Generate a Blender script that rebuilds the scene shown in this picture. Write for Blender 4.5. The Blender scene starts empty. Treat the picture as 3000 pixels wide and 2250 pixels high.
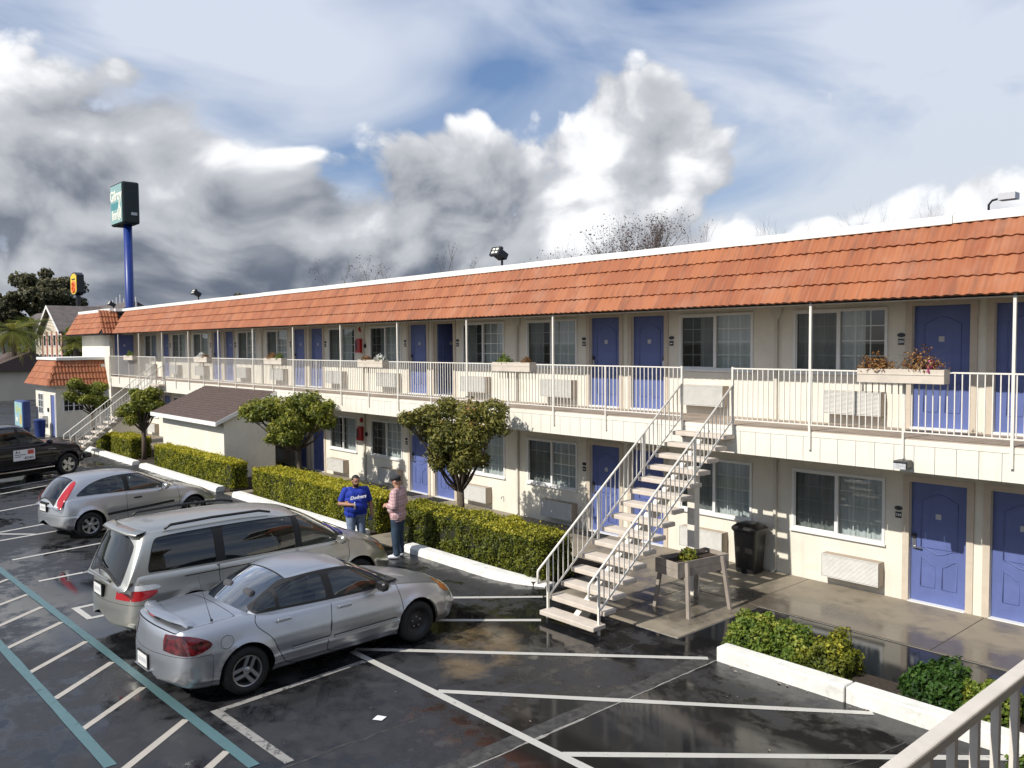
import bpy, math, random
import numpy as np
from mathutils import Vector, Matrix
random.seed(7); RNG = np.random.default_rng(7)
SC = bpy.context.scene; COL = SC.collection
R = math.radians
# ------------------------------------------------------------------ camera
YAW, PIT, ROLL, EYE = .8429, -.0477, -.0068, 4.49
d0 = Vector((-math.sin(YAW)*math.cos(PIT), math.cos(YAW)*math.cos(PIT), math.sin(PIT)))
r0 = Vector((math.cos(YAW), math.sin(YAW), 0)); u0 = r0.cross(d0)
r1 = r0*math.cos(ROLL)+u0*math.sin(ROLL); u1 = -r0*math.sin(ROLL)+u0*math.cos(ROLL)
cam = bpy.data.cameras.new('camera'); cam.sensor_width = 36; cam.lens = 36*2453/3000
cam.clip_start = .05; cam.clip_end = 6000
camo = bpy.data.objects.new('camera', cam); COL.objects.link(camo)
camo.matrix_world = Matrix(((r1.x, u1.x, -d0.x, 0), (r1.y, u1.y, -d0.y, 0), (r1.z, u1.z, -d0.z, EYE), (0, 0, 0, 1)))
SC.camera = camo
# ------------------------------------------------------------------ light
SUN = Vector((-.16, -1.85, 1.55)).normalized()          # towards the sun
sl = bpy.data.lights.new('sun', 'SUN'); sl.energy = 4.3; sl.angle = R(.55); sl.color = (1, .945, .86)
so = bpy.data.objects.new('sun', sl); COL.objects.link(so); so.location = (0, -30, 40)
so.rotation_euler = (-SUN).to_track_quat('-Z', 'Y').to_euler()
vs = SC.view_settings; vs.view_transform = 'Standard'; vs.look = 'None'; vs.exposure = .15; vs.gamma = 1; vs.use_curve_mapping = False
W = bpy.data.worlds.new('World'); SC.world = W; W.use_nodes = True
class NT:
    def __init__(s, tree): s.t = tree; s.n = tree.nodes; s.l = tree.links
    def new(s, typ, **kw):
        n = s.n.new(typ)
        for k, v in kw.items(): setattr(n, k, v)
        return n
    def put(s, sock, v):
        if isinstance(v, bpy.types.NodeSocket): s.l.new(v, sock)
        elif v is not None:
            if isinstance(v, (tuple, list)) and len(v) == 3 and sock.type == 'RGBA': v = (*v, 1)
            sock.default_value = v
    def math(s, op, a, b=None, c=None, clamp=False):
        n = s.new('ShaderNodeMath', operation=op, use_clamp=clamp)
        for i, v in enumerate((a, b, c)):
            if v is not None: s.put(n.inputs[i], v)
        return n.outputs[0]
    def add(s, a, b): return s.math('ADD', a, b)
    def mul(s, a, b): return s.math('MULTIPLY', a, b)
    def vec(s, op, a, b=None, out=0):
        n = s.new('ShaderNodeVectorMath', operation=op); s.put(n.inputs[0], a)
        if b is not None: s.put(n.inputs[1], b)
        return n.outputs[out]
    def noise(s, v, scale, detail=4, rough=.5, dist=0, lac=2.0):
        n = s.new('ShaderNodeTexNoise'); s.put(n.inputs['Vector'], v)
        n.inputs['Scale'].default_value = scale; n.inputs['Detail'].default_value = detail
        n.inputs['Roughness'].default_value = rough; n.inputs['Distortion'].default_value = dist; n.inputs['Lacunarity'].default_value = lac
        return n.outputs[0]
    def ss(s, v, a, b, lo=0., hi=1.):
        n = s.new('ShaderNodeMapRange', interpolation_type='SMOOTHSTEP'); s.put(n.inputs[0], v)
        for i, q in zip((1, 2, 3, 4), (a, b, lo, hi)): s.put(n.inputs[i], q)
        return n.outputs[0]
    def lin(s, v, a, b, lo=0., hi=1.):
        n = s.new('ShaderNodeMapRange'); s.put(n.inputs[0], v)
        for i, q in zip((1, 2, 3, 4), (a, b, lo, hi)): s.put(n.inputs[i], q)
        return n.outputs[0]
    def mix(s, f, a, b, blend='MIX'):
        n = s.new('ShaderNodeMix', data_type='RGBA', blend_type=blend); s.put(n.inputs[0], f)
        s.put(n.inputs[6], a); s.put(n.inputs[7], b); return n.outputs[2]
    def sep(s, v):
        n = s.new('ShaderNodeSeparateXYZ'); s.put(n.inputs[0], v); return n.outputs
    def comb(s, x, y, z):
        n = s.new('ShaderNodeCombineXYZ')
        for i, q in enumerate((x, y, z)): s.put(n.inputs[i], q)
        return n.outputs[0]
def build_sky():
    g = NT(W.node_tree); bg = g.n['Background']
    sky = g.new('ShaderNodeTexSky'); sky.sky_type = 'NISHITA'; sky.sun_disc = False
    sky.sun_elevation = math.asin(SUN.z); sky.sun_rotation = math.atan2(SUN.x, SUN.y)
    sky.air_density = 1.0; sky.dust_density = .6; sky.ozone_density = 2.0; sky.altitude = 60
    D = g.vec('NORMALIZE', g.new('ShaderNodeTexCoord').outputs['Generated'])
    x, y, z = g.sep(D)
    zc = g.math('MAXIMUM', z, .0)
    dh = Vector((d0.x, d0.y, 0)).normalized()
    az = g.mul(g.math('ARCTAN2', g.vec('DOT_PRODUCT', D, tuple(r0), 1), g.vec('DOT_PRODUCT', D, tuple(dh), 1)), 57.2958)
    el = g.mul(g.math('ARCSINE', z), 57.2958)
    AE = g.comb(az, el, 0)
    def total(L, acc=0.):
        """sum of soft patches (azimuth, elevation, two radii, amount)"""
        for a, e, ra, re, amp in L:
            n = g.new('ShaderNodeVectorMath', operation='MULTIPLY_ADD'); g.put(n.inputs[0], AE); n.inputs[1].default_value = (1/ra, 1/re, 0); n.inputs[2].default_value = (-a/ra, -e/re, 0)
            q = g.vec('DOT_PRODUCT', n.outputs[0], n.outputs[0], 1)
            acc = g.math('MULTIPLY_ADD', g.math('POWER', .36788, q), amp, acc)
        return acc
    # clouds live on a flattened dome so they pile up towards the horizon
    P = g.vec('MULTIPLY', D, (1, 1, 1.35))
    wn = g.new('ShaderNodeTexNoise'); g.put(wn.inputs['Vector'], P); wn.inputs['Scale'].default_value = 2.6; wn.inputs['Detail'].default_value = 2
    Pw = g.vec('ADD', P, g.vec('MULTIPLY', g.vec('SUBTRACT', wn.outputs[1], (.5, .5, .5)), (.24, .24, .24)))
    shape = total([(-7.5, 8.5, 11, 5.5, .34), (-26, 7, 15, 7.5, .30), (-14, 3, 14, 3.5, .25), (9.0, 14.5, 6, 5.5, .24), (19, 5, 18, 7.0, .34), (5.5, 7, 5, 6, .16), (-3, 13.5, 4, 2.5, .10), (-30, 13, 12, 6, .22), (-8, 2, 30, 3, .16), (-4, 16.8, 6, 1.8, -.14), (11, 22, 14, 2.2, -.2), (29, 16, 10, 3.5, -.16), (-12, 21, 16, 3.6, -.22), (7, 26, 14, 2.4, .26)])
    def puff(v, det):
        vo = g.new('ShaderNodeTexVoronoi', feature='F1'); g.put(vo.inputs['Vector'], v); vo.inputs['Scale'].default_value = 8.5; vo.inputs['Detail'].default_value = det; vo.inputs['Roughness'].default_value = .55
        return vo.outputs['Distance']
    P2 = g.vec('ADD', Pw, (-.010, -.028, .040))
    n_a = g.math('MULTIPLY_ADD', puff(Pw, 2), -.26, g.add(g.noise(Pw, 5.0, 7, .55), .13)); n_b = g.math('MULTIPLY_ADD', puff(P2, 1), -.26, g.add(g.noise(P2, 5.0, 5, .53), .13))
    n_c = g.noise(Pw, 15, 5, .6)
    D0 = g.add(n_a, shape)
    alpha = g.ss(D0, .53, .63)
    core = g.ss(D0, .58, .95)
    emb = g.lin(g.add(n_a, g.mul(n_b, -1)), -.20, .20)
    lightmap = total([(-4, 7.0, 6, 5, -.20), (-8, 3, 26, 3.0, -.20), (-26, 8, 6, 4, -.06), (-16, 7, 3, 3, .10), (9.0, 13, 7, 7, .22), (24, 8, 16, 8, .20), (5.5, 8, 3, 5, .16), (-15, 13.0, 6, 2.6, .26), (-32, 16, 5, 3.5, .34), (-2, 14.6, 5, 1.4, .2), (8, 14, 3, 2.2, -.2), (-21, 11, 8, 2.5, -.06), (8, 26, 12, 2.4, -.16), (4, 9, 3, 6, .2)], .43)
    lum = g.math('ADD', g.math('MULTIPLY_ADD', g.add(n_c, -.5), .42, g.add(g.mul(g.add(emb, -.5), .85), g.mul(core, -.10))), lightmap)
    ccol = g.mix(g.ss(lum, -.28, .5), (.125, .150, .20), (.52, .54, .58)); ccol = g.mix(g.ss(lum, .40, .85), ccol, (.93, .94, .96))
    # high thin veil
    vn = g.noise(g.vec('MULTIPLY', D, (1, 1, 3.4)), 2.2, 5, .5, .8)
    veil = g.math('ADD', g.ss(vn, .28, .66), total([(11, 21.3, 8, 1.5, -.75), (-2.5, 17.6, 4, 1.2, -.36), (-2, 23.8, 9, 1.6, -.45), (26, 14, 16, 6, .5), (-22, 20, 16, 5, .4)]), clamp=True)
    vcol = g.mix(g.ss(el, 2, 24), (.64, .68, .74), (.66, .715, .82))
    skyc = g.mix(.45, g.vec('MULTIPLY', sky.outputs[0], (.1, .1, .1)), (.14, .25, .52))
    c = g.mix(g.mul(veil, .9), skyc, vcol)
    c = g.mix(alpha, c, ccol)
    gr = g.ss(z, -.02, .0)
    c = g.mix(gr, (.10, .10, .095), c)
    g.put(bg.inputs[0], c); bg.inputs[1].default_value = 1.0
build_sky()
W.cycles.sampling_method = 'MANUAL'; W.cycles.sample_map_resolution = 512
cy = SC.cycles; cy.max_bounces = 6; cy.diffuse_bounces = 2; cy.glossy_bounces = 3; cy.transmission_bounces = 2; cy.transparent_max_bounces = 10; cy.caustics_reflective = False; cy.caustics_refractive = False
# ------------------------------------------------------------------ helpers
ORG = {}
def reg(o, org): ORG[o.name] = Vector(org)
def tag(o, label=None, cat=None, group=None, kind=None):
    for k, v in (('label', label), ('category', cat), ('group', group), ('kind', kind)):
        if v: o[k] = v
    return o
def thing(name, label, cat, loc=(0, 0, 0), group=None, rz=0):
    o = bpy.data.objects.new(name, None); COL.objects.link(o); o.location = loc; o.rotation_euler.z = rz
    o.empty_display_size = .2; reg(o, loc if not rz else (0, 0, 0)); return tag(o, label, cat, group)
def node(name, parent, loc=(0, 0, 0)):
    o = bpy.data.objects.new(name, None); COL.objects.link(o); o.parent = parent; o.location = loc; o.empty_display_size = .1; reg(o, (0, 0, 0)); return o
def link(name, me, parent=None, loc=(0, 0, 0), rz=0):
    o = bpy.data.objects.new(name, me); COL.objects.link(o); o.location = loc
    if rz: o.rotation_euler.z = rz
    if parent: o.parent = parent
    reg(o, ORG.get(parent.name, (0, 0, 0)) if parent else (0, 0, 0)); return o
def struct(o): o['kind'] = 'structure'; return o
def copy_tree(o, parent=None, loc=None):
    c = o.copy(); COL.objects.link(c); c.parent = parent
    if loc is not None: c.location = loc
    for ch in list(o.children): copy_tree(ch, c)
    return c
class MB:
    def __init__(s): s.v = []; s.f = []
    def poly(s, pts): n = len(s.v); s.v += [tuple(p) for p in pts]; s.f.append(tuple(range(n, n+len(pts)))); return s
    def box(s, x0, x1, y0, y1, z0, z1, M=None):
        n = len(s.v); P = [(x, y, z) for z in (z0, z1) for y in (y0, y1) for x in (x0, x1)]
        if M is not None: P = [tuple(M @ Vector(p)) for p in P]
        s.v += P
        s.f += [tuple(n+i for i in q) for q in ((0, 2, 3, 1), (4, 5, 7, 6), (0, 1, 5, 4), (2, 6, 7, 3), (0, 4, 6, 2), (1, 3, 7, 5))]; return s
    def bar(s, a, b, w, h=None, up=(0, 0, 1)):
        a, b = Vector(a), Vector(b); h = h or w; d = (b-a); L = d.length; d.normalize()
        upv = Vector(up)
        if abs(d.dot(upv)) > .98: upv = Vector((0, 1, 0))
        r = d.cross(upv).normalized(); u = r.cross(d)
        M = Matrix(((r.x, d.x, u.x, a.x), (r.y, d.y, u.y, a.y), (r.z, d.z, u.z, a.z), (0, 0, 0, 1)))
        return s.box(-w/2, w/2, 0, L, -h/2, h/2, M)
    def ext(s, pts, off):
        """prism: polygon pts pushed along off"""
        n = len(s.v); k = len(pts); off = Vector(off)
        s.v += [tuple(p) for p in pts]+[tuple(Vector(p)+off) for p in pts]
        s.f += [tuple(range(n, n+k))[::-1], tuple(range(n+k, n+2*k))]+[(n+i, n+(i+1) % k, n+k+(i+1) % k, n+k+i) for i in range(k)]; return s
    def tube(s, P, rad, n=8, cap=True):
        P = [Vector(p) for p in P]
        if not hasattr(rad, '__len__'): rad = [rad]*len(P)
        b = len(s.v); prev = None
        for i, p in enumerate(P):
            d = (P[min(i+1, len(P)-1)]-P[max(i-1, 0)]).normalized()
            if prev is None:
                a = Vector((0, 0, 1)) if abs(d.z) < .9 else Vector((1, 0, 0)); r = d.cross(a).normalized()
            else: r = (prev-d*prev.dot(d)).normalized()
            prev = r; u = d.cross(r)
            for k in range(n):
                t = 2*math.pi*k/n; s.v.append(tuple(p+(r*math.cos(t)+u*math.sin(t))*rad[i]))
        for i in range(len(P)-1):
            for k in range(n):
                s.f.append((b+i*n+k, b+i*n+(k+1) % n, b+(i+1)*n+(k+1) % n, b+(i+1)*n+k))
        if cap: s.f += [tuple(range(b, b+n))[::-1], tuple(range(b+(len(P)-1)*n, b+len(P)*n))]
        return s
    def lathe(s, prof, n=24, axis='z', c=(0, 0, 0), cap=False):
        b = len(s.v); c = Vector(c)
        for r, h in prof:
            for k in range(n):
                t = 2*math.pi*k/n; a, q = r*math.cos(t), r*math.sin(t)
                p = {'z': (a, q, h), 'y': (q, h, a), 'x': (h, a, q)}[axis]; s.v.append(tuple(Vector(p)+c))
        for i in range(len(prof)-1):
            for k in range(n): s.f.append((b+i*n+k, b+i*n+(k+1) % n, b+(i+1)*n+(k+1) % n, b+(i+1)*n+k))
        if cap: s.f += [tuple(range(b, b+n))[::-1], tuple(range(b+(len(prof)-1)*n, b+len(prof)*n))]
        return s
    def grid(s, rows, close=False):
        b = len(s.v); m = len(rows[0])
        for r in rows: s.v += [tuple(p) for p in r]
        for i in range(len(rows)-1):
            for k in range(m if close else m-1): s.f.append((b+i*m+k, b+i*m+(k+1) % m, b+(i+1)*m+(k+1) % m, b+(i+1)*m+k))
        return s
    def mesh(s, name, mat, smooth=False, org=(0, 0, 0), bevel=0):
        me = bpy.data.meshes.new(name); ox, oy, oz = org
        me.from_pydata([(x-ox, y-oy, z-oz) for x, y, z in s.v], [], s.f)
        if smooth: me.polygons.foreach_set('use_smooth', [True]*len(me.polygons))
        if mat: me.materials.append(M[mat] if isinstance(mat, str) else mat)
        me.update(); return me
    def build(s, name, mat, parent=None, smooth=False, bevel=0, auto=False):
        org = ORG.get(parent.name, Vector((0, 0, 0))) if parent else Vector((0, 0, 0))
        o = link(name, s.mesh(name, mat, smooth, org), parent)
        if bevel:
            m = o.modifiers.new('bevel', 'BEVEL'); m.width = bevel; m.segments = 2; m.limit_method = 'ANGLE'
        if auto: sharp(o.data, 35)
        return o
def sharp(me, deg=35):
    me.polygons.foreach_set('use_smooth', [True]*len(me.polygons))
    try: me.set_sharp_from_angle(angle=R(deg))
    except Exception: pass
def npmesh(name, V, F, mat, tint=None, smooth=False):
    """fast mesh from numpy; F (n,k)"""
    V = np.asarray(V, np.float32); F = np.asarray(F, np.int32)
    me = bpy.data.meshes.new(name); n, k = F.shape
    me.vertices.add(len(V)); me.vertices.foreach_set('co', V.ravel())
    me.loops.add(n*k); me.loops.foreach_set('vertex_index', F.ravel())
    me.polygons.add(n); me.polygons.foreach_set('loop_start', np.arange(0, n*k, k, dtype=np.int32))
    if smooth: me.polygons.foreach_set('use_smooth', np.ones(n, bool))
    me.update(calc_edges=True)
    if tint is not None:
        a = me.attributes.new('tint', 'FLOAT', 'POINT'); a.data.foreach_set('value', np.asarray(tint, np.float32))
    if mat: me.materials.append(M[mat])
    return me
# ------------------------------------------------------------------ materials
M = {}
def pm(name, col, rough=.6, metal=0, var=.12, ns=3.0, bump=0, bs=40., coat=0, spec=.5, stain=None, rv=0, alpha=None, drip=None):
    m = bpy.data.materials.new(name); m.use_nodes = True; g = NT(m.node_tree); b = g.n['Principled BSDF']
    co = g.new('ShaderNodeTexCoord').outputs['Object']
    b.inputs['Metallic'].default_value = metal; b.inputs['Specular IOR Level'].default_value = spec
    b.inputs['Coat Weight'].default_value = coat; b.inputs['Coat Roughness'].default_value = .06
    c = col
    if var:
        n = g.noise(co, ns, 6, .6); c = g.mix(g.ss(n, .3, .7), tuple(q*(1-var) for q in col), tuple(min(1, q*(1+var*.6)) for q in col))
        if rv: g.put(b.inputs['Roughness'], g.lin(n, .3, .7, rough-rv, rough+rv))
    if not rv: b.inputs['Roughness'].default_value = rough
    if stain:
        scol, ss_, lo, hi = stain
        c = g.mix(g.mul(g.ss(g.noise(co, ss_, 8, .65, .6), lo, hi), .8), c, scol)
    if drip:
        gp = g.new('ShaderNodeNewGeometry').outputs['Position']; c = g.mix(g.mul(g.ss(g.noise(g.vec('MULTIPLY', gp, (9, 9, .55)), 1, 6, .7), .52, .78), drip[1]), c, drip[0])
    g.put(b.inputs['Base Color'], c)
    if bump:
        bn = g.new('ShaderNodeBump'); bn.inputs['Strength'].default_value = bump; bn.inputs['Distance'].default_value = .01
        g.put(bn.inputs['Height'], g.noise(co, bs, 5, .6)); g.l.new(bn.outputs[0], b.inputs['Normal'])
    M[name] = m; return m
pm('stucco', (.80, .758, .65), .9, var=.08, ns=1.3, bump=.6, bs=26, stain=((.64, .57, .45), 1.6, .56, .85), drip=((.52, .46, .38), .30))
pm('stucco_grey', (.68, .645, .56), .9, var=.07, ns=1.5, bump=.5, bs=24)
pm('trim', (.60, .52, .42), .55, var=.06, ns=6)
pm('soffit', (.66, .62, .53), .7, var=.05)
pm('fascia', (.80, .765, .67), .6, var=.06, ns=2.5, stain=((.55, .48, .38), 3, .60, .9), drip=((.50, .43, .34), .38))
pm('cap_white', (.85, .84, .79), .55, var=.05, ns=1.2, stain=((.55, .5, .43), 4, .60, .85), drip=((.5, .45, .38), .3))
pm('rail_paint', (.80, .76, .68), .45, var=.05, ns=8)
pm('rail_near', (.74, .69, .62), .45, var=.08, ns=10, bump=.15, bs=60, stain=((.35, .27, .2), 9, .72, .86))
pm('deck_floor', (.40, .33, .27), .75, var=.2, ns=2.2, stain=((.25, .2, .17), 3, .6, .8))
pm('door_blue', (.118, .155, .365), .45, var=.10, ns=2.2, spec=.4, drip=((.07, .09, .22), .35))
pm('door_white', (.8, .8, .8), .4, var=.03)
pm('frame_white', (.82, .82, .80), .4, var=.03)
pm('interior', (.045, .045, .05), .9, var=.2)
pm('room_dark', (.02, .02, .022), .9, var=0)
pm('black_plastic', (.018, .018, .018), .4, var=.1, ns=8)
pm('black_metal', (.012, .012, .014), .35, var=.1)
pm('steel', (.55, .55, .54), .3, metal=1, var=.1, ns=12)
pm('chrome', (.75, .75, .75), .12, metal=1, var=0)
pm('red_paint', (.42, .012, .015), .35, var=.08, ns=6)
pm('ac_white', (.74, .73, .69), .5, var=.05, ns=5)
pm('ac_side', (.40, .33, .27), .6, var=.06)
pm('label_white', (.85, .85, .85), .5, var=0)
pm('label_grey', (.5, .5, .52), .5, var=0)
pm('kerb_white', (.80, .79, .74), .7, var=.08, ns=5, bump=.3, bs=35, stain=((.36, .32, .27), 3.5, .52, .80))
pm('soil', (.045, .032, .022), .95, var=.4, ns=20, bump=1, bs=40)
pm('tread', (.60, .53, .45), .8, var=.10, ns=6, bump=.3, bs=60, stain=((.42, .36, .3), 5, .6, .85))
pm('planter_wood', (.34, .295, .25), .75, var=.18, ns=5, bump=.3, bs=30, stain=((.3, .24, .19), 6, .58, .8))
pm('rail_planter', (.62, .55, .46), .7, var=.1, ns=5)
pm('shingle', (.105, .072, .062), .9, var=.25, ns=9, bump=.5, bs=80)
pm('shingle_grey', (.125, .105, .098), .9, var=.25, ns=1.5)
pm('tyre', (.014, .014, .014), .75, var=.2, ns=20)
pm('rim', (.50, .50, .50), .32, metal=.9, var=.05)
pm('rim_steel', (.02, .02, .021), .5, var=.1)
pm('paint_silver_blue', (.53, .545, .57), .34, metal=.88, var=.02, ns=2, coat=.45)
pm('paint_silver', (.55, .555, .56), .34, metal=.86, var=.02, ns=2, coat=.45)
pm('paint_champagne', (.53, .52, .47), .34, metal=.86, var=.02, ns=2, coat=.45)
pm('paint_navy', (.004, .004, .010), .25, var=0, coat=.45, spec=.2)
pm('gap_dark', (.012, .012, .013), .7, var=0)
pm('lens_red', (.42, .008, .012), .12, var=.1, ns=30, coat=1)
pm('lens_darkred', (.10, .006, .010), .12, var=.9, ns=14, coat=1)
pm('lens_clear', (.55, .56, .57), .1, var=.25, ns=26, coat=1)
pm('lens_white', (.78, .78, .78), .15, var=.12, ns=30, coat=1)
pm('lens_amber', (.62, .17, .02), .15, var=.1, ns=20, coat=1)
pm('seat', (.06, .06, .065), .85, var=.15)
pm('seat_light', (.30, .28, .25), .85, var=.1)
pm('plate', (.74, .74, .72), .45, var=.05)
pm('ink', (.03, .03, .05), .6, var=0)
pm('ink_red', (.55, .08, .06), .6, var=0)
pm('skin', (.36, .19, .12), .55, var=.12, ns=18)
pm('skin_light', (.46, .25, .17), .55, var=.12, ns=18)
pm('hair', (.012, .009, .008), .7, var=.2, ns=40)
pm('cap_cloth', (.028, .030, .032), .85, var=.2, ns=20)
pm('shirt_blue', (.010, .035, .33), .8, var=.12, ns=9)
pm('jeans_light', (.17, .22, .31), .9, var=.25, ns=9, bump=.4, bs=30)
pm('jeans_dark', (.028, .050, .085), .9, var=.35, ns=8, bump=.4, bs=30)
pm('shoe_white', (.62, .64, .70), .6, var=.1)
pm('shoe_blue', (.03, .05, .25), .6, var=.1)
pm('bark', (.10, .075, .055), .9, var=.3, ns=14, bump=.8, bs=25)
pm('bark_grey', (.13, .105, .09), .9, var=.3, ns=6)
pm('branch_core', (.020, .022, .010), .95, var=.3, ns=10)
pm('sign_green', (.004, .013, .013), .5, var=.08)
pm('sign_face', (.27, .45, .43), .35, var=.08, ns=1.5)
pm('sign_teal', (.06, .27, .28), .4, var=.05)
pm('sign_letter', (.88, .86, .74), .4, var=0)
pm('pole_blue', (.010, .035, .22), .4, var=.08, ns=2)
pm('sign_yellow', (.85, .58, .03), .4, var=.05)
pm('sign_orange', (.80, .30, .08), .4, var=.05)
pm('sign_red', (.75, .10, .015), .4, var=.05)
pm('hotel_wall', (.62, .54, .42), .85, var=.08, ns=.8)
pm('hotel_pink', (.45, .20, .16), .85, var=.08)
pm('cabinet_blue', (.02, .04, .16), .4, var=.08)
pm('cab_face', (.35, .58, .62), .3, var=.15, ns=2)
pm('cab_green', (.55, .66, .30), .3, var=.1)
pm('cab_yellow', (.75, .52, .10), .3, var=.1)
pm('paper', (.8, .8, .84), .7, var=0)
pm('mat_black', (.02, .02, .021), .9, var=.3, ns=30, bump=.5, bs=80)
pm('petal_pink', (.55, .06, .22), .6, var=.2, ns=30)
pm('petal_white', (.72, .72, .68), .6, var=.1, ns=30)
pm('curtain_rod', (.3, .3, .3), .5)
def leafmat(name, a, b, c=None, rough=.5, tr=.25):
    m = bpy.data.materials.new(name); m.use_nodes = True; g = NT(m.node_tree); p = g.n['Principled BSDF']
    t = g.new('ShaderNodeAttribute', attribute_name='tint').outputs['Fac']
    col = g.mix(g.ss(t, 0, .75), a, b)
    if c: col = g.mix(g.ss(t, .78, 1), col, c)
    g.put(p.inputs['Base Color'], col); p.inputs['Roughness'].default_value = rough; p.inputs['Specular IOR Level'].default_value = .3
    if tr:
        ts = g.new('ShaderNodeBsdfTranslucent'); g.put(ts.inputs[0], col); mx = g.new('ShaderNodeMixShader'); mx.inputs[0].default_value = tr
        g.l.new(p.outputs[0], mx.inputs[1]); g.l.new(ts.outputs[0], mx.inputs[2]); g.l.new(mx.outputs[0], g.n['Material Output'].inputs[0])
    M[name] = m
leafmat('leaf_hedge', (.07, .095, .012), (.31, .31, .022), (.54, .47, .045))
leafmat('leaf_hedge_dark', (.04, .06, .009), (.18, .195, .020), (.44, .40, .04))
leafmat('leaf_dark', (.018, .045, .012), (.05, .11, .018), (.10, .17, .03))
leafmat('leaf_tree', (.075, .105, .02), (.28, .29, .04), (.46, .38, .07))
leafmat('leaf_red', (.075, .09, .024), (.25, .23, .048), (.42, .18, .075))
leafmat('leaf_oak', (.06, .062, .032), (.15, .14, .07), (.22, .19, .09))
leafmat('leaf_palm', (.07, .10, .02), (.24, .25, .045), (.42, .34, .07))
leafmat('leaf_dry', (.12, .045, .018), (.32, .16, .05), (.50, .34, .14))
leafmat('leaf_green', (.04, .09, .015), (.16, .22, .03), (.35, .36, .06))
leafmat('leaf_purple', (.05, .018, .016), (.10, .04, .03), None)
def tilemat():
    m = bpy.data.materials.new('roof_tile'); m.use_nodes = True; g = NT(m.node_tree); p = g.n['Principled BSDF']
    t = g.new('ShaderNodeAttribute', attribute_name='tint').outputs['Fac']
    rnd = g.new('ShaderNodeObjectInfo').outputs['Random']
    t = g.math('FRACT', g.add(t, g.mul(rnd, 7.31)))
    geo = g.new('ShaderNodeNewGeometry').outputs['Position']
    n = g.noise(g.vec('MULTIPLY', geo, (20, 1.2, 1.2)), 1, 5, .65); n2 = g.noise(geo, 1.1, 5, .6); n3 = g.noise(g.vec('MULTIPLY', geo, (9, 1.2, 1.2)), 1, 3, .5)
    c = g.mix(t, (.29, .088, .035), (.385, .134, .052))
    c = g.mix(g.mul(g.ss(n, .48, .72), .5), c, (.37, .17, .10))
    c = g.mix(g.mul(g.ss(n3, .50, .72), .65), c, (.185, .075, .042))
    c = g.mix(g.mul(g.ss(n2, .5, .75), .45), c, (.42, .21, .13))
    g.put(p.inputs['Base Color'], c); p.inputs['Roughness'].default_value = .72
    M['roof_tile'] = m
tilemat()
def glassmat(name, tint, refl=1.0, rough=.0):
    m = bpy.data.materials.new(name); m.use_nodes = True; g = NT(m.node_tree); g.n.remove(g.n['Principled BSDF'])
    tr = g.new('ShaderNodeBsdfTransparent'); tr.inputs[0].default_value = (*tint, 1)
    gl = g.new('ShaderNodeBsdfGlossy'); gl.inputs['Roughness'].default_value = rough; gl.inputs[0].default_value = (1, 1, 1, 1)
    lw = g.new('ShaderNodeLayerWeight'); lw.inputs[0].default_value = .5
    fr = g.add(g.mul(g.math('POWER', lw.outputs['Facing'], 5), .95), .045)
    mx = g.new('ShaderNodeMixShader'); g.put(mx.inputs[0], g.math('MULTIPLY', fr, refl, clamp=True))
    g.l.new(tr.outputs[0], mx.inputs[1]); g.l.new(gl.outputs[0], mx.inputs[2]); g.l.new(mx.outputs[0], g.n['Material Output'].inputs[0])
    M[name] = m
glassmat('glass', (.82, .86, .86), 1.5)
glassmat('car_glass', (.26, .30, .29), 1.7, .01)
glassmat('car_glass_rear', (.28, .33, .31), 5.0, .015)
glassmat('car_glass_dark', (.05, .055, .06), 1.7, .01)
glassmat('insect_screen', (.62, .62, .61), .25, .6)
def curtainmat():
    m = bpy.data.materials.new('curtain'); m.use_nodes = True; g = NT(m.node_tree); p = g.n['Principled BSDF']
    p.inputs['Base Color'].default_value = (.62, .65, .645, 1); p.inputs['Roughness'].default_value = .9; M['curtain'] = m
curtainmat()
def plaidmat():
    m = bpy.data.materials.new('shirt_plaid'); m.use_nodes = True; g = NT(m.node_tree); p = g.n['Principled BSDF']
    x, y, z = g.sep(g.new('ShaderNodeTexCoord').outputs['Object'])
    def st(v, k): return g.ss(g.math('ABSOLUTE', g.add(g.math('FRACT', g.mul(v, k)), -.5)), .28, .34)
    a = st(g.add(x, g.mul(y, .8)), 16); b = st(z, 15)
    c = g.mix(g.mul(a, .45), (.62, .45, .44), (.36, .13, .15)); c = g.mix(g.mul(b, .45), c, (.33, .12, .16))
    g.put(p.inputs['Base Color'], c); p.inputs['Roughness'].default_value = .85; M['shirt_plaid'] = m
plaidmat()
def acmat():
    m = pm('ac_grille', (.62, .61, .57), .5, var=.08, ns=6)
acmat()
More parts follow.
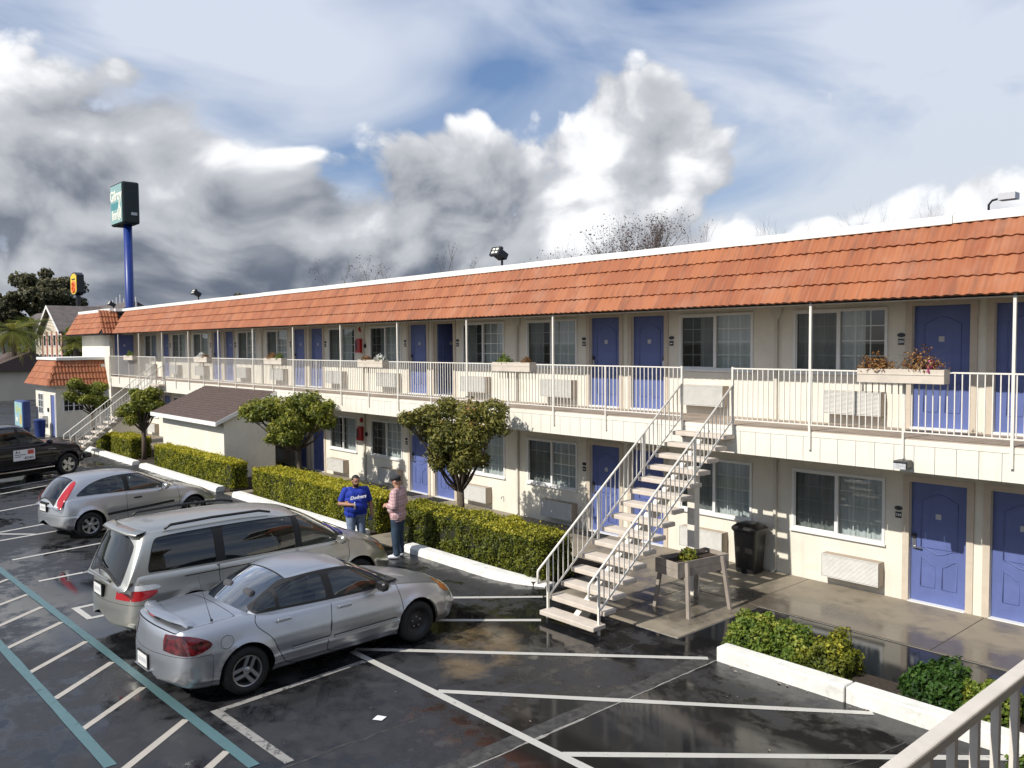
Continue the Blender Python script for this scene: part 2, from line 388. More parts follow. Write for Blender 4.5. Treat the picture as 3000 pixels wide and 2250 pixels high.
def groundmat(name, dry, wet, kind):
    """wet pavement: one noise says where water stands (smooth, dark), the rest is damp or dry and rough"""
    m = bpy.data.materials.new(name); m.use_nodes = True; g = NT(m.node_tree); p = g.n['Principled BSDF']
    P = g.new('ShaderNodeNewGeometry').outputs['Position']; x, y, z = g.sep(P)
    fine = g.noise(P, 55, 4, .7); mid = g.noise(P, 3.2, 7, .62); big = g.noise(P, .42, 5, .55, .4); streak = g.noise(g.vec('MULTIPLY', P, (.25, 1.6, 1)), 1, 6, .6)
    def blob(a, b, ra, rb, amp):
        u = g.mul(g.add(x, -a), 1/ra); v = g.mul(g.add(y, -b), 1/rb)
        return g.mul(g.math('EXPONENT', g.mul(g.add(g.mul(u, u), g.mul(v, v)), -1)), amp)
    if kind == 'asphalt':
        bias = g.add(g.add(blob(-5.8, 7.0, 1.8, 1.6, .17), blob(-9.0, 9.6, 1.6, 1.2, .12)), g.add(blob(-5.2, 11.4, 4, 1.1, .20), blob(-15.5, 4.6, 3.5, 1.6, .10)))
        w = g.add(g.add(g.mul(big, .50), g.mul(mid, .36)), g.add(g.mul(streak, .16), bias))
        wet_m = g.ss(w, .47, .60)
        # worn patch where the tan subbase shows, by the foot of the stairs
        tanm = g.mul(g.ss(g.add(g.mul(g.noise(P, 1.5, 8, .68, .5), .75), g.add(g.add(blob(-9.7, 8.1, 1.3, .8, .40), blob(-8.9, 7.0, .6, .6, .34)), blob(-6.6, 5.3, .5, 1.0, .28))), .60, .80), .75)
        spk = g.ss(g.noise(P, 95, 2, .5), .62, .72)
        c = g.mix(wet_m, dry, wet); c = g.mix(g.mul(g.ss(mid, .35, .75), .5), c, tuple(q*.6 for q in wet))
        c = g.mix(g.mul(spk, .45), c, (.10, .10, .10)); c = g.mix(g.mul(g.ss(g.noise(P, .9, 4, .5, 1.5), .56, .62), .35), c, (.05, .05, .052))
        c = g.mix(tanm, c, (.16, .115, .062))
        rough = g.add(g.lin(wet_m, 0, 1, .50, .025), g.add(g.mul(tanm, .12), g.mul(g.mul(fine, .16), g.lin(wet_m, 0, 1, 1, .05))))
        bump_s = g.lin(wet_m, 0, 1, .35, .03)
    else:
        bias = g.add(g.add(blob(-5.4, 12.7, 4, .55, .25), blob(-9.0, 11.2, 1.4, .9, .16)), blob(-9.2, 13.2, 1.6, 1.0, .1))
        w = g.add(g.add(g.mul(big, .55), g.mul(mid, .3)), g.add(g.mul(streak, .15), bias))
        wet_m = g.ss(w, .50, .68)
        c = g.mix(wet_m, dry, wet); c = g.mix(g.mul(g.ss(mid, .4, .8), .45), c, tuple(q*.62 for q in dry))
        rough = g.add(g.lin(wet_m, 0, 1, .62, .10), g.mul(fine, .10)); bump_s = g.lin(wet_m, 0, 1, .25, .03)
    g.put(p.inputs['Base Color'], c); g.put(p.inputs['Roughness'], rough)
    bn = g.new('ShaderNodeBump'); bn.inputs['Distance'].default_value = .006; g.put(bn.inputs['Strength'], bump_s); g.put(bn.inputs['Height'], fine); g.l.new(bn.outputs[0], p.inputs['Normal'])
    M[name] = m
groundmat('asphalt', (.030, .0305, .033), (.011, .0115, .013), 'asphalt')
groundmat('concrete', (.29, .25, .19), (.11, .092, .070), 'concrete')
pm('gutter', (.055, .053, .05), .55, var=.5, ns=9, bump=.5, bs=50, stain=((.24, .22, .19), 6, .62, .74))
pm('concrete_pale', (.30, .29, .265), .75, var=.3, ns=5, bump=.4, bs=60, stain=((.12, .11, .1), 5, .5, .7))
def linemat(name, col, wear):
    m = bpy.data.materials.new(name); m.use_nodes = True; g = NT(m.node_tree); p = g.n['Principled BSDF']
    P = g.new('ShaderNodeNewGeometry').outputs['Position']
    n = g.noise(P, 7, 9, .72, .6); n2 = g.noise(P, 60, 3, .6)
    f = g.ss(g.add(g.mul(n, .8), g.mul(n2, .25)), wear, wear+.10)
    c = g.mix(f, col, (.03, .03, .032)); c = g.mix(g.mul(g.noise(P, 2.5, 5, .6), .5), c, tuple(q*.55 for q in col))
    g.put(p.inputs['Base Color'], c); g.put(p.inputs['Roughness'], g.lin(n, .3, .7, .25, .6)); M[name] = m
linemat('line_white', (.58, .565, .52), .60); linemat('line_worn', (.34, .33, .31), .52); linemat('line_teal', (.10, .185, .20), .60); linemat('line_cream', (.50, .46, .40), .60)
# ------------------------------------------------------------------ ground
pm('far_ground', (.09, .095, .06), .95, var=.4, ns=.05)
g_ = MB(); g_.poly([(-2500, -1500, -.06), (1500, -1500, -.06), (1500, 2500, -.06), (-2500, 2500, -.06)]); struct(g_.build('ground', 'far_ground'))
lot = MB().poly([(-170, -40, 0), (14, -40, 0), (14, 14.58, 0), (-170, 14.58, 0)]).build('parking_lot', 'asphalt'); struct(lot)
struct(MB().poly([(-170, 14.6, -.003), (-53, 14.6, -.003), (-53, 60, -.003), (-170, 60, -.003)]).build('street', 'asphalt'))
def line(name, a, b, w, mat, z=.004, worn=None):
    a, b = Vector((*a, 0)), Vector((*b, 0)); n = Vector((-(b-a).y, (b-a).x, 0)).normalized()*w/2
    L = (b-a).length; k = max(1, int(L/.5)); rr = random.Random(int(a.x*100)); left = []; right = []
    for i in range(k+1):
        c = a.lerp(b, i/k); j = 1+rr.uniform(-.08, .08); left.append((*(c+n*j).xy, z)); right.append((*(c-n*j).xy, z))
    MB().grid([left, right]).build(name, mat, lot)
for a, b in (((-6.91, 9.86), (-10.65, 6.35)), ((-4.52, 9.84), (-8.61, 6.35)), ((-3.03, 9.84), (-6.34, 6.35)), ((-10.61, 10.15), (-13.9, 6.4)), ((-9.72, 9.26), (-12.35, 6.4))):
    line('parking_line', a, b, .105, 'line_white')
line('parking_line', (-10.6, 6.27), (-2.0, 6.37), .115, 'line_white', .0045)
for a, b in (((-30.58, 5.42), (-32.75, 9.4)), ((-29.3, 4.9), (-31.6, 9.2)), ((-26.2, 4.2), (-28.6, 9.6)), ((-23.3, 3.9), (-24.9, 9.4)), ((-22.2, 3.2), (-23.3, 9.2)), ((-20.11, 3.74), (-21.1, 9.2)), ((-17.92, 3.76), (-18.5, 9.2)), ((-15.61, 3.82), (-16.0, 9.2)), ((-14.87, 3.82), (-15.0, 9.2))):
    line('parking_line', a, b, .10, 'line_white')
line('parking_line', (-15.66, 3.82), (-14.82, 3.85), .10, 'line_white', .005)
line('parking_line', (-23.5, 3.7), (-22.5, 4.7), .10, 'line_white', .005)
line('worn_line', (-9.97, 3.98), (-10.15, 6.2), .10, 'line_worn'); line('worn_line', (-10.02, 3.98), (-8.2, 4.06), .12, 'line_worn', .005)
line('teal_line', (-26.5, 3.16), (-8.38, 3.74), .125, 'line_teal', .006); line('teal_line', (-26.5, 2.22), (-9.42, 2.6), .125, 'line_teal', .006)
for a, b in (((-20.9, 2.35), (-21.6, 3.3)), ((-19.6, 2.4), (-20.3, 3.3)), ((-17.75, 2.5), (-18.5, 3.36)), ((-16.45, 2.5), (-17.1, 3.4)), ((-15.35, 2.52), (-16.1, 3.42)), ((-14.22, 2.53), (-14.98, 3.46)), ((-12.93, 2.56), (-13.73, 3.5)), ((-11.74, 2.6), (-12.57, 3.53)), ((-10.55, 2.6), (-11.35, 3.56)), ((-9.2, 2.62), (-10.0, 3.62)), ((-8.25, 2.8), (-8.9, 3.66))):
    line('hatch_line', a, b, .095, 'line_cream')
# worn concrete gutter strip across the stalls, pavement seams
gs = MB(); rr = random.Random(3); L_, R_ = [], []
for i in range(24):
    y = 4.0+i*.256; L_.append((-7.05+rr.uniform(-.025, .025), y, .0025)); R_.append((-6.80+rr.uniform(-.03, .03), y, .0025))
gs.grid([L_, R_]).build('gutter_strip', 'gutter', lot)
A_, B_ = [], []
for i in range(60):
    y = 4.0+i*.1; w = rr.uniform(.012, .03)+(.06 if 22 < i < 32 else 0)*rr.random(); xx = -6.79+rr.uniform(-.008, .008); A_.append((xx-w*.5, y, .0032)); B_.append((xx+w*.5, y, .0032))
MB().grid([A_, B_]).build('gutter_edge', 'concrete_pale', lot)
for pts, w in ((((-8.1, 3.2), (-8.13, 4.6), (-8.1, 5.96)), .018), (((-8.05, 6.5), (-8.0, 8.0), (-7.95, 9.7)), .014), (((-5.2, 6.6), (-4.2, 8.0), (-3.9, 9.6)), .012), (((-12.4, 6.6), (-12.4, 9.8)), .015)):
    s = MB(); a = []; b = []
    for i in range(len(pts)-1):
        for t in range(8):
            q = [pts[i][k]+(pts[i+1][k]-pts[i][k])*t/8 for k in (0, 1)]; j = rr.uniform(-.02, .02); a.append((q[0]+j-w, q[1], .0022)); b.append((q[0]+j+w*rr.uniform(.2, 1), q[1], .0022))
    s.grid([a, b]).build('pavement_seam', 'gutter', lot)
# walkway slabs with joints
wk = MB().box(-50, 2, 12.44, 14.58, -.1, .004).build('walkway', 'concrete_pale'); struct(wk)
x = 1.2
sl_me = None
while x > -45.5:
    MB().box(x-3.038, x, 12.45, 14.575, -.09, .02).build('slab', 'concrete', wk, bevel=.004); x -= 3.05
pad = MB().box(-10.62, -7.69, 10.18, 12.435, -.1, .003).build('stair_pad', 'concrete_pale'); struct(pad)
for a, b, c, d in ((-10.6, -9.18, 10.2, 12.43), (-9.165, -7.7, 10.2, 12.43)): MB().box(a, b, c, d, -.09, .016).build('slab', 'concrete', pad, bevel=.004)
for nm, a, b in (('path', -16.75, -15.15), ('path', -24.75, -24.1)):
    struct(MB().box(a, b, 10.28, 12.43, -.09, .022).build(nm, 'concrete'))
for a, b in ((-45, -33.0), (-33.0, -24.8), (-24.05, -16.8), (-15.1, -11.2)):
    struct(MB().box(a, b, 10.48, 12.40, -.09, .07).build('planting_bed', 'soil'))
struct(MB().box(-6.7, 1.5, 10.13, 10.72, -.09, .10).build('planting_bed', 'soil'))
def kerb(x0, x1, y0=10.22, y1=10.50, h=.15, taper=0):
    b = MB(); rows = []
    n = 14
    for i in range(n+1):
        x = x0+(x1-x0)*i/n; hh = h
        dy = 0
        if taper and x > x1-taper: t = (x-(x1-taper))/taper; hh = h*(1-.75*t*t); dy = .38*t*t
        j = random.uniform(-.008, .008)
        rows.append([(x, y0+dy+j-.02, -.02), (x, y0+dy+j, hh*.7), (x, y0+dy+.05+j, hh), (x, y1+dy-.03, hh+.004), (x, y1+dy, hh*.8), (x, y1+dy, -.02)])
    b.grid(rows); b.f += [tuple(range(len(b.v)-6, len(b.v))), tuple(range(5, -1, -1))]
    o = b.build('kerb', 'kerb_white', smooth=False, auto=True); return struct(o)
kerb(-15.05, -11.0, taper=1.3); kerb(-24.0, -16.85); kerb(-32.3, -25.2); kerb(-40.2, -33.1)
struct(MB().box(-6.78, -4.905, 9.87, 10.13, -.02, .205).build('kerb', 'kerb_white', bevel=.02)); struct(MB().box(-4.89, 1.5, 9.88, 10.135, -.02, .205).build('kerb', 'kerb_white', bevel=.02))
# litter
b = MB(); b.poly([(-8.47, 5.27, .008), (-8.36, 5.33, .014), (-8.42, 5.44, .008), (-8.53, 5.38, .007)]).build('paper_scrap', 'paper'); tag(bpy.data.objects['paper_scrap'], 'small white scrap of paper lying on wet asphalt beside the silver sedan', 'litter')
lf = MB(); rr = random.Random(11)
for i in range(46):
    if i < 14: x, y = rr.uniform(-6.7, -4.6), rr.uniform(9.72, 9.86)
    else: x, y = rr.uniform(-9.5, -3.2), rr.uniform(4, 9.8)
    s = rr.uniform(.008, .022) if i >= 10 else rr.uniform(.02, .04); a = rr.uniform(0, 6.3); c, d = math.cos(a)*s, math.sin(a)*s
    lf.poly([(x-c, y-d, .008), (x+d*.5, y-c*.5, .012), (x+c, y+d, .009), (x-d*.5, y+c*.5, .016)])
tag(lf.build('leaf_litter', 'planter_wood'), 'scattered dry leaf bits and grit on the wet asphalt', 'litter', kind='stuff')
# ------------------------------------------------------------------ motel
motel = thing('motel_building', 'long two storey cream motel with orange tile mansard and blue doors', 'motel', (-22, 14.6, 0))
MO = Vector((-22, 14.6, 0)); WALL = 14.6; F2 = 3.0; PX = 7.475; X0 = -6.12
XL, XR = -45.27, 1.6
WW, WH, WZ = 1.79, 1.17, .92
doors, wins, spouts = [], [], []       # (x, side), x of left edge
for k in range(0, 5):
    b = X0-PX*k; doors += [(b, 'L'), (b+1.28, 'R')]; wins += [(b-2.21, 'A'), (b-4.87, 'B')]; spouts.append(b-2.55)
wins.append((X0+PX-4.87, 'B')); doors.append((X0-PX*5+1.28, 'R')); wins.append((-44.77, 'A')); wins = [w for w in wins if w[0] > -46]
def wall_holes(x0, x1, z0, z1, holes, y, th=.12):
    xs = sorted({x0, x1, *[h[0] for h in holes], *[h[1] for h in holes]}); zs = sorted({z0, z1, *[h[2] for h in holes], *[h[3] for h in holes]})
    b = MB()
    for i in range(len(xs)-1):
        for j in range(len(zs)-1):
            cx, cz = (xs[i]+xs[i+1])/2, (zs[j]+zs[j+1])/2
            if any(h[0] < cx < h[1] and h[2] < cz < h[3] for h in holes): continue
            b.poly([(xs[i], y, zs[j]), (xs[i+1], y, zs[j]), (xs[i+1], y, zs[j+1]), (xs[i], y, zs[j+1])])
    for h in holes:
        a, c, d, e = h
        b.poly([(a, y, d), (a, y, e), (a, y+th, e), (a, y+th, d)]); b.poly([(c, y, e), (c, y, d), (c, y+th, d), (c, y+th, e)])
        b.poly([(a, y, e), (c, y, e), (c, y+th, e), (a, y+th, e)]); b.poly([(c, y, d), (a, y, d), (a, y+th, d), (c, y+th, d)])
    return b
for f in (0, 1):
    z = f*F2; H = []
    for x, s in wins: H.append((x+.02, x+WW-.02, z+WZ+.02, z+WZ+WH-.02))
    for x, s in doors: H.append((x, x+.92, z-.02, z+2.09))
    wall_holes(XL, XR, z-.02, z+(2.62 if f == 0 else 2.35), H, WALL).build('wall', 'stucco', motel)
    MB().poly([(XL, WALL+1.0, z), (XR, WALL+1.0, z), (XR, WALL+1.0, z+2.4), (XL, WALL+1.0, z+2.4)]).build('inner_wall', 'interior', motel)
    MB().poly([(XL, WALL+.13, z+.03), (XR, WALL+.13, z+.03), (XR, WALL+1.0, z+.03), (XL, WALL+1.0, z+.03)]).build('inner_floor', 'interior', motel)
def local(x, y, z): return (x-MO.x, y-MO.y, z-MO.z)
# window template (built once, copied)
def win_template(var):
    b = MB(); w, h = WW, WH; t = .05
    for a in ((0, w, 0, t), (0, w, h-t, h), (0, t, t, h-t), (w-t, w, t, h-t)): b.box(a[0], a[1], -.022, .05, a[2], a[3])
    b.box(w/2-.028, w/2+.028, -.012, .045, t, h-t)
    b.box(-.02, w+.02, -.05, -.0225, -.03, .012)
    root = link('window', b.mesh('window', 'frame_white'), motel)
    def sub(name, bb, mat): return link(name, bb.mesh(name, mat), root)
    for i, (a, c) in enumerate(((t, w/2-.028), (w/2+.028, w-t))):
        sub('pane', MB().poly([(a, .03, t), (c, .03, t), (c, .03, h-t), (a, .03, h-t)]), 'glass')
        gb = MB(); dw = (c-a)/3; dh = (h-2*t)/4; q = .009 if i else .006
        for k in (1, 2): gb.box(a+dw*k-q, a+dw*k+q, .034, .042, t, h-t)
        for k in (1, 2, 3): gb.box(a, c, .0335, .0425, t+dh*k-q, t+dh*k+q)
        sub('grille', gb, 'frame_white')
        if i == 0:
            fr = MB()
            for q in ((a, c, t, t+.02), (a, c, h-t-.02, h-t), (a, a+.02, t+.02, h-t-.02), (c-.02, c, t+.02, h-t-.02)): fr.box(q[0], q[1], .004, .016, q[2], q[3])
            sub('screen_frame', fr, 'frame_white')
            sub('insect_screen', MB().poly([(a, .012, t), (c, .012, t), (c, .012, h-t), (a, .012, h-t)]), 'insect_screen')
    # pleated curtains; some drawn back
    spans = {0: [(-.05, w+.05)], 1: [(-.05, 1.32)], 2: [(.42, w+.05)], 3: [(-.05, .5), (.8, w+.05)]}[var]
    for a, c in spans:
        n = int((c-a)/.022); r = random.Random(var*5+int(a*10)); ph = 0; row0, row1 = [], []
        for i in range(n+1):
            ph += r.uniform(.5, 1.3); y = .15+.028*math.sin(ph); x = a+(c-a)*i/n; row0.append((x, y*1.02+.006*math.sin(ph*.31), -.1)); row1.append((x, y, h+.05))
        o = sub('curtain', MB().grid([row0, row1]), 'curtain'); o.data.polygons.foreach_set('use_smooth', [True]*len(o.data.polygons))
    return root
rw = random.Random(12); WT = [win_template(v) for v in range(4)]; used = set()
pick = {(0, 0): 0, (1, 0): 1, (0, 1): 0, (1, 1): 2}
def place_win(x, z, v):
    loc = local(x, WALL, z)
    if v not in used: used.add(v); WT[v].location = loc; return WT[v]
    c = copy_tree(WT[v], motel, loc)
    for ch in c.children:
        if ch.name.startswith('pane'): ch.rotation_euler = (R(rw.uniform(-.35, .35)), 0, R(rw.uniform(-.35, .35)))
    return c
acs = []
for i, (x, s) in enumerate(wins):
    for f in (0, 1):
        v = pick.get((f, i), random.Random(i*7+f*3+2).choice([0, 0, 0, 1, 2, 3]))
        place_win(x, f*F2+WZ, v); acs.append((x+.72 if s == 'A' else x+.17, f*F2+.19))
# air conditioners
def ac_template():
    b = MB(); b.box(0, 1.06, -.2, 0, 0, .42); root = link('air_conditioner', b.mesh('air_conditioner', 'ac_side'), motel)
    g = MB(); n = 17
    for i in range(n):
        z = .02+i*(.385/n); g.ext([(.0, -.202, z), (.0, -.222, z+.004), (.0, -.214, z+.0185), (.0, -.202, z+.021)], (1.06, 0, 0))
    g.box(0, .012, -.226, -.2005, -.002, .424); g.box(1.048, 1.06, -.226, -.2005, -.002, .424); g.box(.0125, 1.0475, -.224, -.2005, .405, .424); g.box(.0125, 1.0475, -.224, -.2005, -.002, .016)
    link('louvre', g.mesh('louvre', 'ac_grille'), root); return root
AT = ac_template()
for i, (x, z) in enumerate(acs):
    if i == 0: AT.location = local(x, WALL-.001, z)
    else: copy_tree(AT, motel, local(x, WALL-.001, z))
# doors
def door_template(side):
    b = MB(); b.box(.004, .916, .075, .115, .035, 2.085); root = link('door', b.mesh('door', 'door_blue'), motel)
    m = MB()
    def arc(pts, r=.011): m.tube([(p[0], .074, p[1]) for p in pts], r, 6)
    def outline(x0, x1, z0, f):
        top = [(x0+(x1-x0)*i/10, f(i/10)) for i in range(11)]; arc([(x0, z0)]+top+[(x1, z0), (x0, z0)])
    S = lambda t: t*t*(3-2*t)
    outline(.17, .75, .98+.0, lambda t: 1.78+.12*math.sin(math.pi*t)**1.5)
    arc([(.17+.058*i, .98-.10*S(i/5) if i <= 5 else .88+.10*S((i-5)/5)) for i in range(11)])
    outline(.17, .40, .30, lambda t: .80-.12*S(t)); outline(.52, .75, .30, lambda t: .68+.12*S(t))
    link('panel_moulding', m.mesh('panel_moulding', 'door_blue', True), root)
    hx = .06 if side == 'L' else .86; sgn = 1 if side == 'L' else -1
    h = MB(); h.box(hx-.03, hx+.03, .05, .0745, .93, 1.10); h.bar((hx, .03, .965), (hx+sgn*.13, .03, .955), .022); h.tube([(hx, .075, .965), (hx, .025, .965)], .012, 8)
    ho = link('handle', h.mesh('handle', 'steel'), root); link('lock', MB().box(hx-.028, hx+.028, .045, .0745, 1.105, 1.19).mesh('lock', 'black_plastic'), root)
    link('notice', MB().box(.40, .49, .071, .0748, 1.48, 1.57).mesh('notice', 'label_grey'), root)
    link('threshold', MB().box(.0, .92, -.05, .12, -.0, .034).mesh('threshold', 'frame_white'), root)
    return root
DT = {s: door_template(s) for s in 'LR'}; dused = set()
fr = MB()
for x, s in doors:
    for f in (0, 1):
        z = f*F2; loc = local(x, WALL, z)
        if f == 1 and abs(x-(X0-2*PX+1.28)) < .1:      # the open room
            o = copy_tree(DT[s], motel, (loc[0]+.14, loc[1]+.10, loc[2])); o.rotation_euler.z = R(86); o['label'] = 'blue door swung open into a dark room'
            MB().box(x, x+.92, WALL-.05, WALL+.12, z, z+.034).build('threshold', 'frame_white', motel); 
        elif s not in dused: dused.add(s); DT[s].location = loc
        else: copy_tree(DT[s], motel, loc)
        f_ = MB(); f_.box(x-.11, x-.001, WALL-.025, WALL+.072, z, z+2.19); f_.box(x+.921, x+1.03, WALL-.025, WALL+.072, z, z+2.19); f_.box(x-.0005, x+.9205, WALL-.024, WALL+.072, z+2.091, z+2.19); f_.build('door_frame', 'trim', motel)
# room plaques: an oval emblem over a number sign
for x, s in doors:
    for f in (0, 1):
        if f == 0 and x < -22: continue
        z = f*F2; px = x-.255 if s == 'L' else x+1.05
        if s == 'R' and x > -5.5 : continue
        b = MB(); b.lathe([(.0, -.012), (.05, -.012), (.052, 0)], 14, 'y', (px+.065, WALL, z+1.60)); 
        for i in range(len(b.v)): q = b.v[i]; b.v[i] = (px+.065+(q[0]-px-.065)*1.35, q[1], z+1.60+(q[2]-z-1.60)*.75)
        o = b.build('room_emblem', 'black_metal', motel); 
        MB().box(px+.015, px+.115, WALL-.012, WALL, z+1.43, z+1.535).build('room_number_sign', 'black_metal', motel)
        MB().box(px+.035, px+.095, WALL-.0135, WALL-.0121, z+1.468, z+1.49).build('room_number', 'label_white', motel) if x < -7 else None
def text(name, s, size, mat, parent, loc, rot, shear=0, ext=.002, sx=1, bold=0):
    cu = bpy.data.curves.new(name, 'FONT'); cu.body = s; cu.size = size; cu.extrude = ext; cu.shear = shear; cu.align_x = 'CENTER'; cu.align_y = 'CENTER'; cu.offset = bold
    t = bpy.data.objects.new(name, cu); me = bpy.data.meshes.new_from_object(t); me.materials.clear(); me.materials.append(M[mat]); bpy.data.objects.remove(t)
    o = link(name, me, parent, loc); o.rotation_euler = rot; o.scale.x = sx; return o
for f, s in ((0, '134'), (1, '234')):
    text('room_number', s, .062, 'label_white', motel, local(X0-.19, WALL-.0135, f*F2+1.482), (R(90), 0, 0), bold=.002)
# downspouts
for x in spouts:
    b = MB(); b.box(x-.028, x+.028, WALL-.065, WALL-.008, .08, 2.6); b.ext([(x-.028, WALL-.066, .08), (x-.028, WALL-.009, .08), (x-.028, WALL-.10, .0), (x-.028, WALL-.15, .02)], (.056, 0, 0)); b.build('downspout', 'stucco_grey', motel)
    b = MB(); b.box(x-.028, x+.028, WALL-.065, WALL-.008, 3.0, 4.95); b.ext([(x-.04, WALL-.07, 4.94), (x+.04, WALL-.07, 4.94), (x+.11, WALL-.07, 5.06), (x+.11, WALL-.07, 5.17), (x-.11, WALL-.07, 5.17), (x-.11, WALL-.07, 5.06)], (0, .066, 0)); b.build('downspout', 'stucco_grey', motel)
# balcony
YB = 13.05
MB().box(XL, XR, YB, WALL, 2.9, 3.0).build('balcony_floor', 'deck_floor', motel)
MB().box(XL, XR, YB+.03, WALL, 2.56, 2.8995).build('balcony_soffit', 'soffit', motel)
MB().box(XL, XR, YB-.022, YB-.001, 2.9005, 2.985).build('fascia_cap', 'fascia', motel)
bm = MB().box(0, .2985, -.02, 0, 0, .405).mesh('fascia_board', 'fascia'); x = XR-.3
while x > XL:
    link('fascia_board', bm, motel, local(x, YB+.002, 2.49)); x -= .305
# eave, posts
MB().box(XL, XR, YB-.03, WALL, 5.17, 5.26).build('eave_soffit', 'soffit', motel)
MB().box(XL, XR, YB-.055, YB-.0305, 5.11, 5.25).build('eave_board', 'soffit', motel)
posts = [-4.06-3.052*k for k in range(-1, 14) if k != 2]
pmesh = MB().box(-.02, .02, -.02, .02, 2.69, 5.17).mesh('post', 'rail_paint'); smesh = MB().box(-.016, .016, -.016, .016, 2.69, 4.02).mesh('rail_post', 'rail_paint')
for x in posts: link('post', pmesh, motel, local(x, YB-.045, 0))
stairs_x = ((-9.73, -8.61), (-38.53, -37.41))
for k in range(-1, 14):
    x = -5.57-3.052*k
    if not any(a < x < b for a, b in stairs_x): link('rail_post', smesh, motel, local(x, YB-.045, 0))
segs = [(-45.0, -38.53), (-37.41, -9.73), (-8.61, 1.5)]
for a, b in segs:
    r = MB(); r.box(a, b, YB-.06, YB-.03, 4.012, 4.035).build('top_rail', 'rail_paint', motel); MB().box(a, b, YB-.056, YB-.034, 3.095, 3.115).build('bottom_rail', 'rail_paint', motel)
    for e in (a, b):
        if e > -44 and e < 1: MB().box(e-.018, e+.018, YB-.063, YB-.027, 2.7, 4.05).build('rail_post', 'rail_paint', motel)
bal = MB().box(-.0075, .0075, -.0075, .0075, 3.1, 4.02).mesh('baluster', 'rail_paint'); far = MB(); nb = 0
for a, b in segs[::-1]:
    n = int((b-a)/.1015); 
    for i in range(n-1, 0, -1):
        x = a+(b-a)*i/n
        if x > -1.5: continue
        if nb < 290: link('baluster', bal, motel, local(x, YB-.045, 0)); nb += 1
        else: far.box(x-.0075, x+.0075, YB-.0525, YB-.0375, 3.1, 4.02)
o = far.build('far_baluster', 'rail_paint', motel); o['kind'] = 'stuff'
# mansard
EY, EZ, TY, TZ = 12.93, 5.14, 13.58, 6.27
sl_ = Vector((0, TY-EY, TZ-EZ)); SL = sl_.length; sdir = sl_.normalized(); snor = Vector((0, -sdir.z, sdir.y))
TW = .305; EXP = SL/4
def tile_verts(lat=Vector((1, 0, 0)), sd=sdir, sn=snor, w=TW):
    """two wave concrete tile: rows of points (top surface, then underside of the nose)"""
    rows = []
    for k, (s, lift, th) in enumerate(((.0, .042, -.036), (.0, .042, 0), (EXP*.5, .028, 0), (EXP+.05, .006, 0))):
        r = []
        for i in range(13):
            u = i/12; wv = .014*math.cos(u*4*math.pi+math.pi)+.003*math.cos(u*2*math.pi)
            r.append(lat*(u*(w+.004))+sd*s+sn*(lift+wv+th))
        rows.append(r)
    return rows
TV = []
for v in range(5):
    b = MB(); b.grid(tile_verts()); me = b.mesh('roof_tile', 'roof_tile'); a = me.attributes.new('tint', 'FLOAT', 'POINT'); a.data.foreach_set('value', [v/5]*len(me.vertices)); sharp(me, 50); TV.append(me)
rest = []; nt = 0; ncol = int((XR+1.2+44.4)/TW)
rr = random.Random(5)
tile_base = Vector((0, EY, EZ))
MB().poly([(-44.9, EY+.05, EZ-.02), (XR, EY+.05, EZ-.02), (XR, TY+.05, TZ-.02), (-44.9, TY+.05, TZ-.02)]).build('roof_deck', 'room_dark', motel)
for c in range(ncol):
    for r in range(4):
        x = -.9-c*TW-(TW/2 if r % 2 else 0)
        if x < -44.6: continue
        p = tile_base+sdir*(EXP*r)+Vector((x, 0, 0))
        if nt < 300:
            o = link('roof_tile', TV[rr.randrange(5)], motel, local(*(p+snor*rr.uniform(-.002, .003)))); o.rotation_euler = (rr.uniform(-.006, .006), rr.uniform(-.004, .004), 0); nt += 1
        else: rest.append((p, None))
def tile_field(name, plist, lat, sd, sn, parent, w=TW):
    base = np.array([[tuple(q) for q in r] for r in tile_verts(lat, sd, sn, w)]).reshape(-1, 3); m = 13
    F = np.array([(i*m+k, i*m+k+1, (i+1)*m+k+1, (i+1)*m+k) for i in range(3) for k in range(m-1)])
    n = len(plist); P = np.array([tuple(p) for p in plist])
    V = (P[:, None, :]+base[None]+RNG.uniform(-.002, .002, (n, 1, 3))).reshape(-1, 3); FF = (F[None]+(np.arange(n)*len(base))[:, None, None]).reshape(-1, 4)
    t = np.repeat(RNG.random(n), len(base)); org = np.array(ORG[parent.name])
    me = npmesh(name, V-org, FF, 'roof_tile', t); sharp(me, 50); o = link(name, me, parent); o['kind'] = 'stuff'; return o
tile_field('far_roof_tile', [p for p, _ in rest], Vector((1, 0, 0)), sdir, snor, motel)
# end block that fills the walkway, with its own mansard a step forward
EBX0, EBX1, EBY = -50.2, XL, 13.05
b = wall_holes(EBX0, EBX1, 0, 5.3, [], EBY); b.poly([(EBX1, EBY, 0), (EBX1, WALL, 0), (EBX1, WALL, 5.3), (EBX1, EBY, 5.3)]); b.poly([(EBX0, EBY, 0), (EBX0, EBY, 5.3), (EBX0, 22, 5.3), (EBX0, 22, 0)]); b.build('end_wall', 'stucco', motel)
MB().box(-46.9, -46.1, EBY-.2, EBY-.001, 3.2, 3.6).build('end_air_conditioner', 'ac_grille', motel)
MB().box(EBX1+.001, EBX1+.03, 13.28, 14.2, 3.03, 5.09).build('end_door', 'door_blue', motel); 
b = MB(); b.box(EBX1+.001, EBX1+.028, 13.17, 13.279, 3.0, 5.19); b.box(EBX1+.001, EBX1+.028, 14.201, 14.31, 3.0, 5.19); b.box(EBX1+.001, EBX1+.027, 13.28, 14.2, 5.091, 5.19); b.build('end_door_frame', 'trim', motel)
MB().box(EBX1+.0305, EBX1+.034, 13.7, 13.79, 4.5, 4.59).build('notice', 'label_grey', motel)
ey2 = 12.35; dx = Vector((0, 0, 0))
